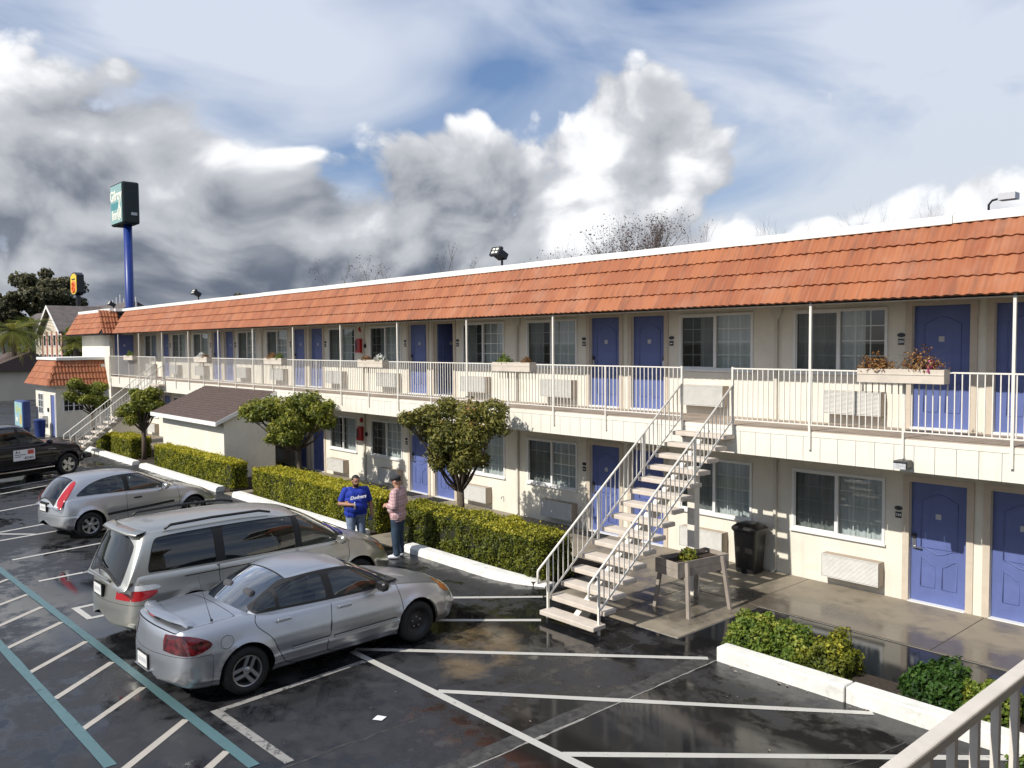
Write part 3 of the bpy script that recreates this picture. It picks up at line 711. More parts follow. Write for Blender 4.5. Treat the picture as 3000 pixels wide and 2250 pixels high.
fl = [Vector((x_, ey2, EZ))+sdir*(EXP*r) for r in range(4) for x_ in np.arange(-50.6+.0, -44.5, TW) if x_+.0 < -44.35-.16*r-TW*.6]
tile_field('end_roof_tile', fl, Vector((1, 0, 0)), sdir, snor, motel)
sd2 = Vector((-.65, 0, 1.13)).normalized(); sn2 = Vector((1.13, 0, .65)).normalized()
fl = [Vector((-44.25, ey2+.1+i*TW*.95, EZ))+sd2*(EXP*r) for r in range(4) for i in range(3)]
tile_field('side_roof_tile', fl, Vector((0, 1, 0)), sd2, sn2, motel)
MB().ext([(-50.9, ey2+.02, EZ-.05), (-44.25, ey2+.02, EZ-.05), (-44.9, ey2+.68, TZ), (-50.4, ey2+.68, TZ)], (0, 1.0, 0)).build('end_roof_deck', 'room_dark', motel)
# roof slab, white parapet coping in lengths
MB().box(-50.9, XR, 13.66, 22, 5.9, 6.22).build('roof', 'shingle_grey', motel)
b = MB(); xx = XR; rr = random.Random(2)
while xx > -45:
    L = rr.choice((3.05, 3.66)); x2 = max(xx-L, -45); dz = rr.uniform(-.006, .008)
    MB().box(x2+.004, xx, TY-.05+dz, TY+.16, TZ-.0+dz, TZ+.135+dz).build('coping', 'cap_white', motel, bevel=.008); xx -= L
MB().box(-50.5, -44.85, ey2+.62, ey2+.84, TZ-.005, TZ+.14).build('coping', 'cap_white', motel, bevel=.008); MB().box(-44.86, -44.66, ey2+.845, TY-.06, TZ-.002, TZ+.138).build('coping', 'cap_white', motel)
# back and side walls
MB().box(-50.2, XR, 21.8, 22, 0, 5.9).build('back_wall', 'stucco', motel); MB().box(XR-.1, XR, 14.6, 21.8, 0, 5.9).build('side_wall', 'stucco', motel)
# red fire cabinets and alarm bells
for z, bz in ((F2+1.24, 5.0), (1.36, 2.02)):
    xx = -23.93; o = MB().box(xx, xx+.3, WALL-.17, WALL-.001, z, z+.46).build('fire_cabinet', 'red_paint', motel, bevel=.01)
    MB().box(xx+.04, xx+.15, WALL-.174, WALL-.1705, z+.06, z+.40).build('fire_cabinet_glass', 'black_plastic', motel)
    MB().box(xx+.02, xx+.1, WALL-.1745, WALL-.171, z+.41, z+.44).build('fire_cabinet_label', 'label_white', motel)
    MB().lathe([(.0, -.07), (.05, -.065), (.085, -.03), (.09, -.001)], 16, 'y', (xx+.1, WALL, bz)).build('alarm_bell', 'red_paint', motel, smooth=True)
    MB().box(xx+.36, xx+.44, WALL-.05, WALL-.001, z+.16, z+.28).build('pull_station', 'black_plastic', motel)
# flood lights
def flood(x, y, z, nm='floodlight'):
    root = MB().tube([(x, y, z-.3), (x, y, z+.14)], .03, 8).build(nm, 'black_metal', motel)
    b = MB(); Mx = Matrix.Translation((x, y-.05, z+.26)) @ Matrix.Rotation(R(-28), 4, 'X'); b.box(-.15, .15, -.12, .12, -.08, .08, Mx); b.box(-.18, .18, -.2, -.12, -.115, .115, Mx)
    link('lamp_head', b.mesh('lamp_head', 'black_metal', org=ORG[motel.name]), root)
    c = MB()
    for i in (-1, 1):
        for j in (-1, 1): c.box(i*.065-.045, i*.065+.045, -.206, -.2005, j*.045-.028, j*.045+.028, Mx)
    link('lamp_lens', c.mesh('lamp_lens', 'sign_letter', org=ORG[motel.name]), root)
for x in (-16.0, -35.8, -47.5): flood(x, 13.95, 6.47)
b = MB(); b.tube([(-4.9, 14.4, 6.2), (-4.9, 14.4, 6.62), (-4.85, 14.4, 6.68), (-4.72, 14.4, 6.7)], .018, 8); o = b.build('roof_lamp_arm', 'black_metal', motel); link('lamp_head', MB().box(-4.74, -4.5, 14.3, 14.5, 6.66, 6.76).mesh('lamp_head', 'label_grey', org=ORG[motel.name]), o)
# wall pack under the balcony
o = MB().box(-5.63, -5.42, YB-.26, YB-.03, 2.56, 2.68).build('wall_light', 'black_metal', motel, bevel=.02); link('lens', MB().box(-5.62, -5.43, YB-.268, YB-.2605, 2.555, 2.64).mesh('lens', 'lens_clear', org=ORG[motel.name]), o)
MB().box(-5.56, -5.54, YB-.05, YB-.022, 2.6, 2.7).build('conduit', 'steel', motel)
MB().tube([(-16.75, WALL-.0, .42), (-16.75, WALL-.07, .42), (-16.75, WALL-.09, .36)], .013, 6).build('hose_tap', 'steel', motel)
# ------------------------------------------------------------------ stairs
def make_stair(x0, label):
    """runs up towards +y from the lot to the balcony; x0 = left rail, width 1.12"""
    x1 = x0+1.12; org = ((x0+x1)/2, 9.3, 0)
    t = thing('staircase', label, 'staircase', org, 'outdoor stairs up to the balcony')
    for k in range(15):
        z = .165+.1905*k; y = 9.25+.2485*k
        o = MB().box(x0-.02, x1+.05, y, y+.285, z-.075, z).build('tread', 'tread', t, bevel=.012)
        link('bracket', MB().box((x0+x1)/2-.05, (x0+x1)/2+.05, y+.12, y+.27, z-.125, z-.0755).mesh('bracket', 'rail_paint', org=org), o)
    s = MB()
    for dx in (0,):
        a, b = (x0+x1)/2-.055, (x0+x1)/2+.055
        s.ext([(a, 9.42, .0), (a, 9.62, .0), (a, 13.02, 2.62), (a, 13.02, 2.88), (a, 12.9, 2.80), (a, 9.42, .10)], (b-a, 0, 0))
    s.build('stringer', 'rail_paint', t)
    MB().box((x0+x1)/2+.22, (x0+x1)/2+.37, 12.13, 12.28, 0, 2.3).build('column', 'rail_paint', t); MB().box((x0+x1)/2-.05, (x0+x1)/2+.37, 12.14, 12.27, 2.14, 2.24).build('cross_beam', 'rail_paint', t)
    sl = .7665
    for x in (x0, x1):
        h = MB(); zt = lambda y: .985+sl*(y-9.43)
        h.tube([(x, 9.43, .62), (x, 9.21, .62), (x, 9.2, .64), (x, 9.2, .80), (x, 9.215, .83), (x, 13.03, zt(13.03))], .019, 8); o = h.build('handrail', 'rail_paint', t, smooth=True)
        MB().bar((x, 9.46, .375), (x, 13.03, .375+sl*3.57), .02, .026).build('lower_rail', 'rail_paint', t)
        for y in (9.43, 10.65, 11.87):
            z0 = .0 if y < 9.5 else .165+.1905*int((y-9.25)/.2485)-.06
            MB().box(x-.017, x+.017, y-.017, y+.017, z0, zt(y)).build('newel_post', 'rail_paint', t)
        me = MB().box(-.007, .007, -.007, .007, 0, .62).mesh('baluster', 'rail_paint'); y = 9.55
        while y < 12.98:
            if min(abs(y-10.65), abs(y-11.87)) > .04: link('baluster', me, t, (x-org[0], y-org[1], .375+sl*(y-9.46)))
            y += .118
    return t
make_stair(-9.73, 'open white stair with tan treads rising beside the tall wooden planter')
make_stair(-38.53, 'distant white stair with tan treads rising beside the small office')
# ------------------------------------------------------------------ leaf helpers
def leaves_np(C, Nrm, size, jitter=.8, aspect=.6, sizevar=.35):
    """rhombic leaves at C facing roughly Nrm"""
    n = len(C); N = Nrm+RNG.normal(0, jitter, (n, 3)); N /= np.linalg.norm(N, axis=1, keepdims=True)+1e-9
    A = np.cross(N, RNG.normal(0, 1, (n, 3))); A /= np.linalg.norm(A, axis=1, keepdims=True)+1e-9; B = np.cross(N, A)
    s = size*(1+RNG.uniform(-sizevar, sizevar, (n, 1)))
    V = np.stack([C-A*s, C-B*s*aspect+N*s*.18, C+A*s, C+B*s*aspect+N*s*.18], 1).reshape(-1, 3)
    F = np.arange(4*n).reshape(n, 4); return V, F
def leaf_obj(name, C, Nrm, size, mat, parent, tint=None, **k):
    V, F = leaves_np(C, Nrm, size, **k); t = RNG.random(len(C)) if tint is None else tint
    return link(name, npmesh(name, V-np.array(ORG[parent.name]), F, mat, np.repeat(t, 4)), parent)
def lump(P, s, amp, seed=0):
    """cheap smooth pseudo noise"""
    r = np.random.default_rng(seed); o = np.zeros(len(P))
    for k in range(5):
        d = r.normal(0, 1, 3); d /= np.linalg.norm(d); o += np.sin((P @ d)*s*(1+.5*k)+r.uniform(0, 6.3))/(1+.4*k)
    return o*amp/2
# ------------------------------------------------------------------ hedges
def hedge(label, x0, x1, y0, y1, h, leaf='leaf_hedge', dens=1500, size=.026, rough=.035, seed=1, name='hedge', group='clipped hedges behind the white kerbs', rnd=.12, top=.42):
    t = thing(name, label, 'hedge' if name == 'hedge' else 'shrub', ((x0+x1)/2, (y0+y1)/2, 0), group)
    r = np.random.default_rng(seed); dx, dy = x1-x0, y1-y0
    faces = [(dx*dy, 't'), (dx*h, 'f'), (dx*h, 'b'), (dy*h, 'l'), (dy*h, 'r')]
    Cs, Ns = [], []
    for A, k in faces:
        n = int(A*dens); u, v = r.random(n), r.random(n)
        if k == 't': p = np.stack([x0+u*dx, y0+v*dy, np.full(n, h)], 1); nn = (0, 0, 1)
        elif k in 'fb': p = np.stack([x0+u*dx, np.full(n, y0 if k == 'f' else y1), v*h], 1); nn = (0, -1 if k == 'f' else 1, 0)
        else: p = np.stack([np.full(n, x0 if k == 'l' else x1), y0+u*dy, v*h], 1); nn = (-1 if k == 'l' else 1, 0, 0)
        Cs.append(p); Ns.append(np.tile(nn, (n, 1)).astype(float))
    C = np.concatenate(Cs); N = np.concatenate(Ns)
    # round the edges
    c = np.array([(x0+x1)/2, (y0+y1)/2, h/2]); hs = np.array([dx, dy, h])/2; q = np.abs(C-c)/hs
    near = np.clip((np.sort(q, 1)[:, 1]-(1-rnd/hs.min()))/(rnd/hs.min()), 0, 1); D = (C-c); D /= np.linalg.norm(D/hs, axis=1, keepdims=True)
    C = C-N*(near**2*rnd*.55)[:, None]+N*(lump(C, 5, rough, seed)+lump(C, 17, rough*.7, seed+5)+lump(C, 2.0, rough*.8, seed+9)-r.exponential(.025, len(C)))[:, None]
    C[:, 2] = np.maximum(C[:, 2], .03)
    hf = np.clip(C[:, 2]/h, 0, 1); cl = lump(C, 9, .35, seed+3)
    tint = np.clip(r.random(len(C))*.55+.12+cl*.5+top*(hf > .93)+.10*hf, 0, 1)  # leaves near the top tinted yellower: sunlight put into the leaf colour
    C += N*r.normal(0, .012, (len(C), 1))
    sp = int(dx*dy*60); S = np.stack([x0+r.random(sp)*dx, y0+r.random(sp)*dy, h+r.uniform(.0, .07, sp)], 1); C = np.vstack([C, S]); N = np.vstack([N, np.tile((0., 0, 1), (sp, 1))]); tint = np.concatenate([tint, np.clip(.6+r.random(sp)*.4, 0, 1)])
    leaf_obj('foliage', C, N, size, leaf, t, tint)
    i = .07; MB().box(x0+i, x1-i, y0+i, y1-i, .0, h-i).build('inner_branches', 'branch_core', t)
    return t
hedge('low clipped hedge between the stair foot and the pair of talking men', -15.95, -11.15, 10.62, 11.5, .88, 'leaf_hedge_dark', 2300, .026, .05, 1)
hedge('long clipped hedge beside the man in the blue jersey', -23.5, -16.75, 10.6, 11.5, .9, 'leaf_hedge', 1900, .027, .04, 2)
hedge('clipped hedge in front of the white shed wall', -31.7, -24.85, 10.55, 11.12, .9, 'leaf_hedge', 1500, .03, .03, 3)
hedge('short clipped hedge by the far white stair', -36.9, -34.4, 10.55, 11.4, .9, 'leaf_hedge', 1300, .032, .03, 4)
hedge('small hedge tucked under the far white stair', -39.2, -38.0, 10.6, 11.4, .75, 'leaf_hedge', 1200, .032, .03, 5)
def shrub(label, c, rx, ry, h, leaf, seed, n=2600, size=.026):
    t = thing('shrub', label, 'shrub', (c[0], c[1], 0), 'shrubs behind the right hand kerb'); r = np.random.default_rng(seed)
    d = r.normal(0, 1, (n, 3)); d[:, 2] = np.abs(d[:, 2])*1.0+.05; d /= np.linalg.norm(d, axis=1, keepdims=True)
    sq = 1/np.maximum(.72, np.max(np.abs(d)*np.array([1, 1, .9]), axis=1)); rad = (.72+.28*r.random(n)**.5)*(1+lump(d, 5, .16, seed)+lump(d, 11, .1, seed+2))*np.minimum(sq, 1.25)
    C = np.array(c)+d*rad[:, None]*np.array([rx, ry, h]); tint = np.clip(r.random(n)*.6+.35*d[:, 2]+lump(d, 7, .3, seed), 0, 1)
    C[:, 2] = np.maximum(C[:, 2], .06)
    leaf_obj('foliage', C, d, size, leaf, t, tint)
    b = MB(); rr = random.Random(seed)
    for i in range(9):
        a = rr.uniform(0, 6.3); e = rr.uniform(.3, .75); b.tube([(c[0]+.03*math.cos(a), c[1]+.03*math.sin(a), .0), (c[0]+rx*e*math.cos(a), c[1]+ry*e*math.sin(a), h*rr.uniform(.45, .8))], [.012, .004], 5)
    b.build('stems', 'bark', t)
    MB().lathe([(.0, .04), (min(rx, ry)*.55, .08), (min(rx, ry)*.62, h*.4), (min(rx, ry)*.4, h*.66), (0, h*.74)], 12, 'z', (c[0], c[1], 0)).build('inner_branches', 'branch_core', t)
    return t
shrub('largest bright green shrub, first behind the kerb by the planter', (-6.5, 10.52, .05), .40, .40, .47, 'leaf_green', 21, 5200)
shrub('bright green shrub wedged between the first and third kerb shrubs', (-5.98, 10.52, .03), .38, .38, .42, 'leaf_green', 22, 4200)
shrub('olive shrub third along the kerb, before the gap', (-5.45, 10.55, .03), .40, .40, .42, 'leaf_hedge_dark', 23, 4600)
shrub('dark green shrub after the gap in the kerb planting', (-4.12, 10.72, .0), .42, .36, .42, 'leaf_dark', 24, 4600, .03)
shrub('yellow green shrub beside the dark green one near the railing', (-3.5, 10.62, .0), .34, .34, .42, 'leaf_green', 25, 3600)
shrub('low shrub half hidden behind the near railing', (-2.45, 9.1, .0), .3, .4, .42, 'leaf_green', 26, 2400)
# ------------------------------------------------------------------ rail planters
def rail_planter(label, x, w, kind, seed):
    y = YB-.16; t = thing('rail_planter', label, 'planter', (x, y, 3.86), 'planter boxes hung on the balcony rail')
    b = MB(); b.box(x-w/2, x+w/2, y-.11, y-.09, 3.86, 4.07); b.box(x-w/2, x+w/2, y+.078, y+.098, 3.86, 4.07); b.box(x-w/2, x-w/2+.02, y-.0895, y+.0775, 3.86, 4.07); b.box(x+w/2-.02, x+w/2, y-.0895, y+.0775, 3.86, 4.07); b.box(x-w/2+.02, x+w/2-.02, y-.0895, y+.0775, 3.865, 3.9)
    b.build('box', 'rail_planter', t); MB().box(x-w/2+.021, x+w/2-.021, y-.089, y+.077, 3.901, 4.03).build('soil', 'soil', t)
    MB().box(x-w/2-.001, x+w/2+.001, y-.118, y-.1105, 3.985, 3.998).build('trim', 'rail_planter', t)
    r = np.random.default_rng(seed)
    for a, sp, hh, mt in kind:
        n = int(700*sp/.25); d = r.normal(0, 1, (n, 3)); d[:, 2] = np.abs(d[:, 2]); d /= np.linalg.norm(d, axis=1, keepdims=True)
        C = np.array([x+a*w, y, 4.03])+d*(r.random((n, 1))**.4)*np.array([sp, .14, hh])*(1+lump(d, 6, .25, seed))[:, None]
        leaf_obj('flowers' if 'petal' in mt else 'plant', C, d, .019, mt, t)['kind'] = 'stuff'
    s = MB(); rr = random.Random(seed)
    for a, sp, hh, mt in kind:
        for i in range(10):
            an = rr.uniform(-1, 1); s.tube([(x+a*w, y, 4.0), (x+a*w+an*sp*.5, y+rr.uniform(-.06, .06), 4.03+hh*.6), (x+a*w+an*sp*1.1, y+rr.uniform(-.15, .1), 4.03+hh*rr.uniform(.5, 1.15))], [.004, .003, .0015], 4)
    s.build('stems', 'bark', t)
rail_planter('rail planter with two clumps of dried brown flowers, nearest the viewer', -5.55, 1.3, [(-.3, .30, .26, 'leaf_dry'), (.22, .32, .34, 'leaf_dry'), (.33, .05, .18, 'petal_pink')], 31)
rail_planter('rail planter with sparse yellow green plant left of the near stair', -14.4, 1.3, [(-.25, .28, .22, 'leaf_green'), (.33, .14, .18, 'leaf_dry')], 32)
rail_planter('rail planter with white flowers beside the upper red fire cabinet', -20.4, 1.3, [(-.25, .22, .16, 'leaf_dry'), (.28, .22, .2, 'petal_white'), (.3, .2, .14, 'leaf_green')], 33)
rail_planter('rail planter with straggly dry stems above the right end of the shed roof', -26.5, 1.3, [(-.2, .3, .22, 'leaf_dry'), (.25, .2, .2, 'leaf_green')], 34)
rail_planter('rail planter with pale pink flowers right of the far stair', -32.8, 1.3, [(-.1, .3, .2, 'petal_white'), (.2, .2, .14, 'leaf_dry')], 35)
rail_planter('rail planter with green plant at the far end of the balcony', -41.6, 1.3, [(0, .35, .25, 'leaf_green')], 36)
# ------------------------------------------------------------------ tall wooden planter on splayed legs
def tall_planter():
    c = Vector((-8.42, 11.55, 0)); t = thing('raised_planter', 'raised wooden planter trough on four splayed legs beside the stair', 'planter', c)
    Mx = Matrix.Translation(c) @ Matrix.Rotation(R(-10), 4, 'Z'); org = ORG[t.name]
    def add(name, bb, mat, par=t, bevel=.004):
        bb.v = [tuple(Mx @ Vector(p)) for p in bb.v]; o = bb.build(name, mat, par); return o
    hx, hy = .25, .56
    for z in (.66, .79):
        add('side_board', MB().box(-hx-.02, -hx, -hy, hy, z, z+.125), 'planter_wood'); add('side_board', MB().box(hx, hx+.02, -hy, hy, z, z+.125), 'planter_wood')
        add('end_board', MB().box(-hx-.022, hx+.022, -hy-.02, -hy-.0005, z, z+.125), 'planter_wood'); add('end_board', MB().box(-hx-.022, hx+.022, hy+.0005, hy+.02, z, z+.125), 'planter_wood')
    add('floor_board', MB().box(-hx, hx, -hy, hy, .665, .69), 'planter_wood'); add('soil', MB().box(-hx+.001, hx-.001, -hy+.001, hy-.001, .69, .845), 'soil')
    for sx in (-1, 1):
        for sy in (-1, 1):
            a = Vector((sx*(hx+.045), sy*.40, .90)); b = Vector((sx*(hx+.06+.10), sy*.47, 0)); add('leg', MB().bar(a, b, .07, .04, up=(0, 1, 0)), 'planter_wood')
    for sy in (-1, 1): add('brace', MB().box(-hx-.08, hx+.08, sy*.42-.02, sy*.42+.02, .61, .655), 'planter_wood')
    p = thing('potted_plant', 'leafy green plant growing in the raised wooden planter', 'plant', (c.x, c.y-.1, .84)); r = np.random.default_rng(4); n = 420
    d = r.normal(0, 1, (n, 3)); d[:, 2] = np.abs(d[:, 2]); d /= np.linalg.norm(d, axis=1, keepdims=True); C = np.array([c.x-.03, c.y-.08, .83])+d*(r.random((n, 1))**.5)*np.array([.17, .17, .22])
    leaf_obj('leaves', C, d, .034, 'leaf_tree', p); s = MB()
    for i in range(8): q = d[i]; s.tube([(c.x-.03, c.y-.08, .83), (c.x-.03+q[0]*.14, c.y-.08+q[1]*.14, .85+.18*q[2])], [.006, .003], 5)
    s.build('stems', 'bark', p)
tall_planter()
# ------------------------------------------------------------------ bin, mats, stops
t = thing('trash_bin', 'black plastic trash bin with domed lid against the motel wall', 'bin', (-9.0, 14.2, 0))
pr = [(.20, .0), (.215, .02), (.255, .80), (.27, .81), (.27, .84)]
b = MB(); b.lathe(pr, 4, 'z'); b = MB()
def rsq(r, z, n=32, p=4.5):
    return [(-9.0+r*math.copysign(abs(math.cos(a))**(2/p), math.cos(a)), 14.2+r*math.copysign(abs(math.sin(a))**(2/p), math.sin(a)), z) for a in [2*math.pi*i/n for i in range(n)]]
b.grid([rsq(r, z+.02) for r, z in [(.001, 0)]+pr], close=True); b.build('bin_body', 'black_plastic', t, auto=True)
b = MB(); b.grid([rsq(r, z+.02) for r, z in [(.285, .83), (.29, .84), (.29, .875), (.27, .90), (.20, .955), (.12, .97), (.001, .972)]], close=True); b.build('lid', 'black_plastic', t, auto=True)
b = MB(); b.box(-9.12, -8.88, 13.9, 13.925, .80, .84); b.build('lid_handle', 'black_plastic', t)
for x, y, lb in ((-20.68, 14.28, 'black doormat at the lower blue door left of the red leaved tree'), (-19.35, 14.25, 'black doormat at the lower blue door right of the red leaved tree'), (-13.25, 14.27, 'black doormat behind the near stair')):
    o = MB().box(x-.35, x+.35, y-.2, y+.22, .021, .034).build('doormat', 'mat_black'); tag(o, lb, 'doormat', 'doormats on the walkway')
o = MB().ext([(-32.1, 8.55, 0), (-32.1, 8.75, 0), (-32.1, 8.71, .12), (-32.1, 8.59, .12)], (1.6, .35, 0)).build('wheel_stop', 'concrete_pale'); tag(o, 'grey concrete wheel stop in front of the dark pickup', 'wheel stop')
# ------------------------------------------------------------------ railing of the balcony the viewer stands on
t = thing('near_railing', 'painted metal balcony railing close to the viewer at lower right', 'railing', (-.592, 2, 2.75))
MB().box(-.607, -.575, -2.5, 9.2, 3.766, 3.79).build('handrail', 'rail_near', t, bevel=.004); MB().box(-.605, -.58, -2.5, 9.2, 2.86, 2.88).build('lower_rail', 'rail_near', t)
me = MB().box(-.0075, .0075, -.0075, .0075, .125, 1.02).mesh('baluster', 'rail_near')
y = -2.42
while y < 9.1: link('baluster', me, t, (0, y-2, 0)); y += .112
for y in (-.6, 1.25, 3.1, 5.0, 6.8, 8.6): MB().box(-.606, -.578, y-.014, y+.014, 2.55, 3.766).build('rail_post', 'rail_near', t)
t = thing('motel_wing', 'near wing of the motel that carries the viewer balcony', 'motel', (2, 0, 0))
MB().box(-.565, 1.6, -6, 9.4, 2.55, 2.75).build('balcony_floor', 'deck_floor', t); MB().box(1.6, 1.75, -6, 9.4, 0, 5.2).build('wall', 'stucco', t); MB().box(-.5, 1.75, -6, 9.4, 5.2, 5.35).build('eave_soffit', 'soffit', t)
# ------------------------------------------------------------------ cars
def pch(pts):
    xs = np.array([p[0] for p in pts], float); ys = np.array([p[1] for p in pts], float); h = np.diff(xs); dl = np.diff(ys)/h; m = np.zeros(len(xs))
    for i in range(1, len(xs)-1):
        if dl[i-1]*dl[i] > 0: w1, w2 = 2*h[i]+h[i-1], h[i]+2*h[i-1]; m[i] = (w1+w2)/(w1/dl[i-1]+w2/dl[i])
    m[0], m[-1] = dl[0], dl[-1]
    def f(x):
        x = np.clip(np.asarray(x, float), xs[0], xs[-1]); i = np.clip(np.searchsorted(xs, x)-1, 0, len(h)-1); t = (x-xs[i])/h[i]
        return (2*t**3-3*t**2+1)*ys[i]+(t**3-2*t**2+t)*h[i]*m[i]+(-2*t**3+3*t**2)*ys[i+1]+(t**3-t**2)*h[i]*m[i+1]
    return f
def crom(P, n):
    """Catmull-Rom through control rows P (k, m, d) along axis 0, n samples per span -> (.., m, d)"""
    P = np.concatenate([[2*P[0]-P[1]], P, [2*P[-1]-P[-2]]]); out = []
    for i in range(1, len(P)-2):
        for t in np.arange(n)/n:
            out.append(.5*((2*P[i])+(-P[i-1]+P[i+1])*t+(2*P[i-1]-5*P[i]+4*P[i+1]-P[i+2])*t*t+(-P[i-1]+3*P[i]-3*P[i+1]+P[i+2])*t**3))
    out.append(P[-2]); return np.array(out)
class Patch:
    """polygon soup with attribute rows; can be cut along implicit curves"""
    def __init__(s, V, P): s.V = V; s.P = P
    def cut(s, fn):
        f = fn(s.V); I, O = [], []; nv = []; cache = {}; n0 = len(s.V)
        for p in s.P:
            sg = [f[i] < 0 for i in p]
            if all(sg): I.append(p)
            elif not any(sg): O.append(p)
            else:
                a, b = [], []
                for k in range(len(p)):
                    i, j = p[k], p[(k+1) % len(p)]; (a if sg[k] else b).append(i)
                    if sg[k] != sg[(k+1) % len(p)]:
                        key = (min(i, j), max(i, j))
                        if key not in cache:
                            t = f[i]/(f[i]-f[j]); cache[key] = n0+len(nv); nv.append(s.V[i]*(1-t)+s.V[j]*t)
                        a.append(cache[key]); b.append(cache[key])
                if len(a) > 2: I.append(tuple(a))
                if len(b) > 2: O.append(tuple(b))
        V = np.vstack([s.V, nv]) if nv else s.V
        return Patch(V, I), Patch(V, O)
    def sel(s, fn):
        """split whole faces by a test on their centre"""
        c = np.array([s.V[list(p)].mean(0) for p in s.P]) if s.P else np.zeros((0, 5)); k = fn(c) if len(c) else []
        return Patch(s.V, [p for p, q in zip(s.P, k) if q]), Patch(s.V, [p for p, q in zip(s.P, k) if not q])
    def both(s, name, mat, parent, off=0):
        a, b = s.sel(lambda c: c[:, 1] > 0); return [q.obj(name, mat, parent, off) for q in (a, b)]
    def obj(s, name, mat, parent, off=0, thick=0):
        if not s.P: return None
        idx = sorted({i for p in s.P for i in p}); mp = {i: k for k, i in enumerate(idx)}
        me = bpy.data.meshes.new(name); me.from_pydata([tuple(v) for v in s.V[idx, :3]], [], [tuple(mp[i] for i in p) for p in s.P])
        me.polygons.foreach_set('use_smooth', [True]*len(me.polygons)); me.materials.append(M[mat]); me.update()
        if off:
            n = np.zeros(len(me.vertices)*3); me.vertices.foreach_get('normal', n); c = np.zeros_like(n); me.vertices.foreach_get('co', c); me.vertices.foreach_set('co', c+n*off)
        o = link(name, me, parent)
        if thick: m = o.modifiers.new('solid', 'SOLIDIFY'); m.thickness = thick; m.offset = -1
        return o
def sdpoly(poly, rnd=0):
    """signed distance (negative inside) to a closed polygon given in two attribute columns"""
    A = np.array(poly, float); B = np.roll(A, -1, 0)
    def f(U, Vv):
        p = np.stack([U, Vv], 1)[:, None, :]; e = (B-A)[None]; w = p-A[None]; t = np.clip((w*e).sum(2)/np.maximum((e*e).sum(2), 1e-12), 0, 1)
        d = np.sqrt((((w-e*t[..., None])**2).sum(2)).min(1)); c = ((A[None, :, 1] > p[..., 1]) != (B[None, :, 1] > p[..., 1])) & (p[..., 0] < (B-A)[None, :, 0]*(p[..., 1]-A[None, :, 1])/np.where(abs((B-A)[None, :, 1]) < 1e-9, 1e-9, (B-A)[None, :, 1])+A[None, :, 0])
        return np.where(c.sum(1) % 2 == 1, -d, d)-rnd
    return f
def smooth_poly(pts, n=6):
    P = np.array(pts, float); k = len(P); out = []
    for i in range(k):
        p0, p1, p2, p3 = P[i-1], P[i], P[(i+1) % k], P[(i+2) % k]
        for t in np.arange(n)/n: out.append(.5*((2*p1)+(-p0+p2)*t+(2*p0-5*p1+4*p2-p3)*t*t+(-p0+3*p1-3*p2+p3)*t**3))
    return out
def make_wheel(parent, x, y, r, w, style, side, rimr):
    """wheel centred at (x, y, r), outer face towards side*y"""
    wn = node('wheel', parent, (x, y, r)); s = side
    hw = w/2; pr = [(rimr*.98, -hw*.75), (rimr+.012, -hw), (r-.05, -hw), (r-.012, -hw*.82), (r, -hw*.55), (r, hw*.55), (r-.012, hw*.82), (r-.05, hw), (rimr+.012, hw), (rimr*.98, hw*.75)]
    link('tyre', MB().lathe([(a, h*s) for a, h in pr], 40, 'y').mesh('tyre', 'tyre', True), wn)
    b = MB(); dep = hw*.55
    if style == 'steel':
        b.lathe([(rimr, hw*.75*s), (rimr*.9, hw*.6*s), (rimr*.82, hw*.2*s), (rimr*.45, hw*.35*s), (rimr*.3, hw*.5*s), (.0, hw*.5*s)], 28, 'y'); link('rim', b.mesh('rim', 'rim_steel', True), wn)
        c = MB()
        for i in range(5): a = i*2*math.pi/5; c.lathe([(.012, hw*.56*s), (.012, hw*.4*s)], 8, 'y', (rimr*.36*math.sin(a), 0, rimr*.36*math.cos(a)), cap=True)
        link('lug_nut', c.mesh('lug_nut', 'rim'), wn); return wn
    b.lathe([(rimr*1.0, hw*.78*s), (rimr*.97, hw*.86*s), (rimr*.90, hw*.80*s), (rimr*.87, hw*.3*s), (rimr*.87, -hw*.5*s)], 40, 'y')
    nsp, w0, w1 = {'focus6': (6, .055, .075), 'pontiac3': (3, .10, .12), 'van5': (5, .07, .09), 'truck5': (5, .10, .13), 'plain5': (5, .05, .06)}[style]
    for i in range(nsp):
        a = 2*math.pi*i/nsp+.35; ca, sa = math.cos(a), math.sin(a)
        offs = (0,) if style not in ('pontiac3', 'van5') else (-.045, .045)
        for o_ in offs:
            ww0 = w0 if len(offs) == 1 else w0*.42; ww1 = w1 if len(offs) == 1 else w1*.42
            P = []
            for rr_, ww, hh in ((rimr*.10, ww0, hw*.66), (rimr*.55, (ww0+ww1)/2, hw*.74), (rimr*.93, ww1, hw*.80)):
                for k, q in ((-1, 0), (1, 0), (1, -.03), (-1, -.03)):
                    u = k*ww/2+o_; P.append((u*ca+rr_*sa, (hh+q)*s, -u*sa+rr_*ca))
            b.grid([P[0:4], P[4:8], P[8:12]], close=True)
    b.lathe([(rimr*.24, hw*.5*s), (rimr*.24, hw*.70*s), (rimr*.16, hw*.80*s), (0, hw*.80*s)], 24, 'y')
    o = link('rim', b.mesh('rim', 'rim'), wn); sharp(o.data, 40)
    link('brake_disc', MB().lathe([(rimr*.86, -hw*.1*s), (rimr*.75, .0), (0, .01*s)], 28, 'y').mesh('brake_disc', 'gap_dark'), wn)
    return wn
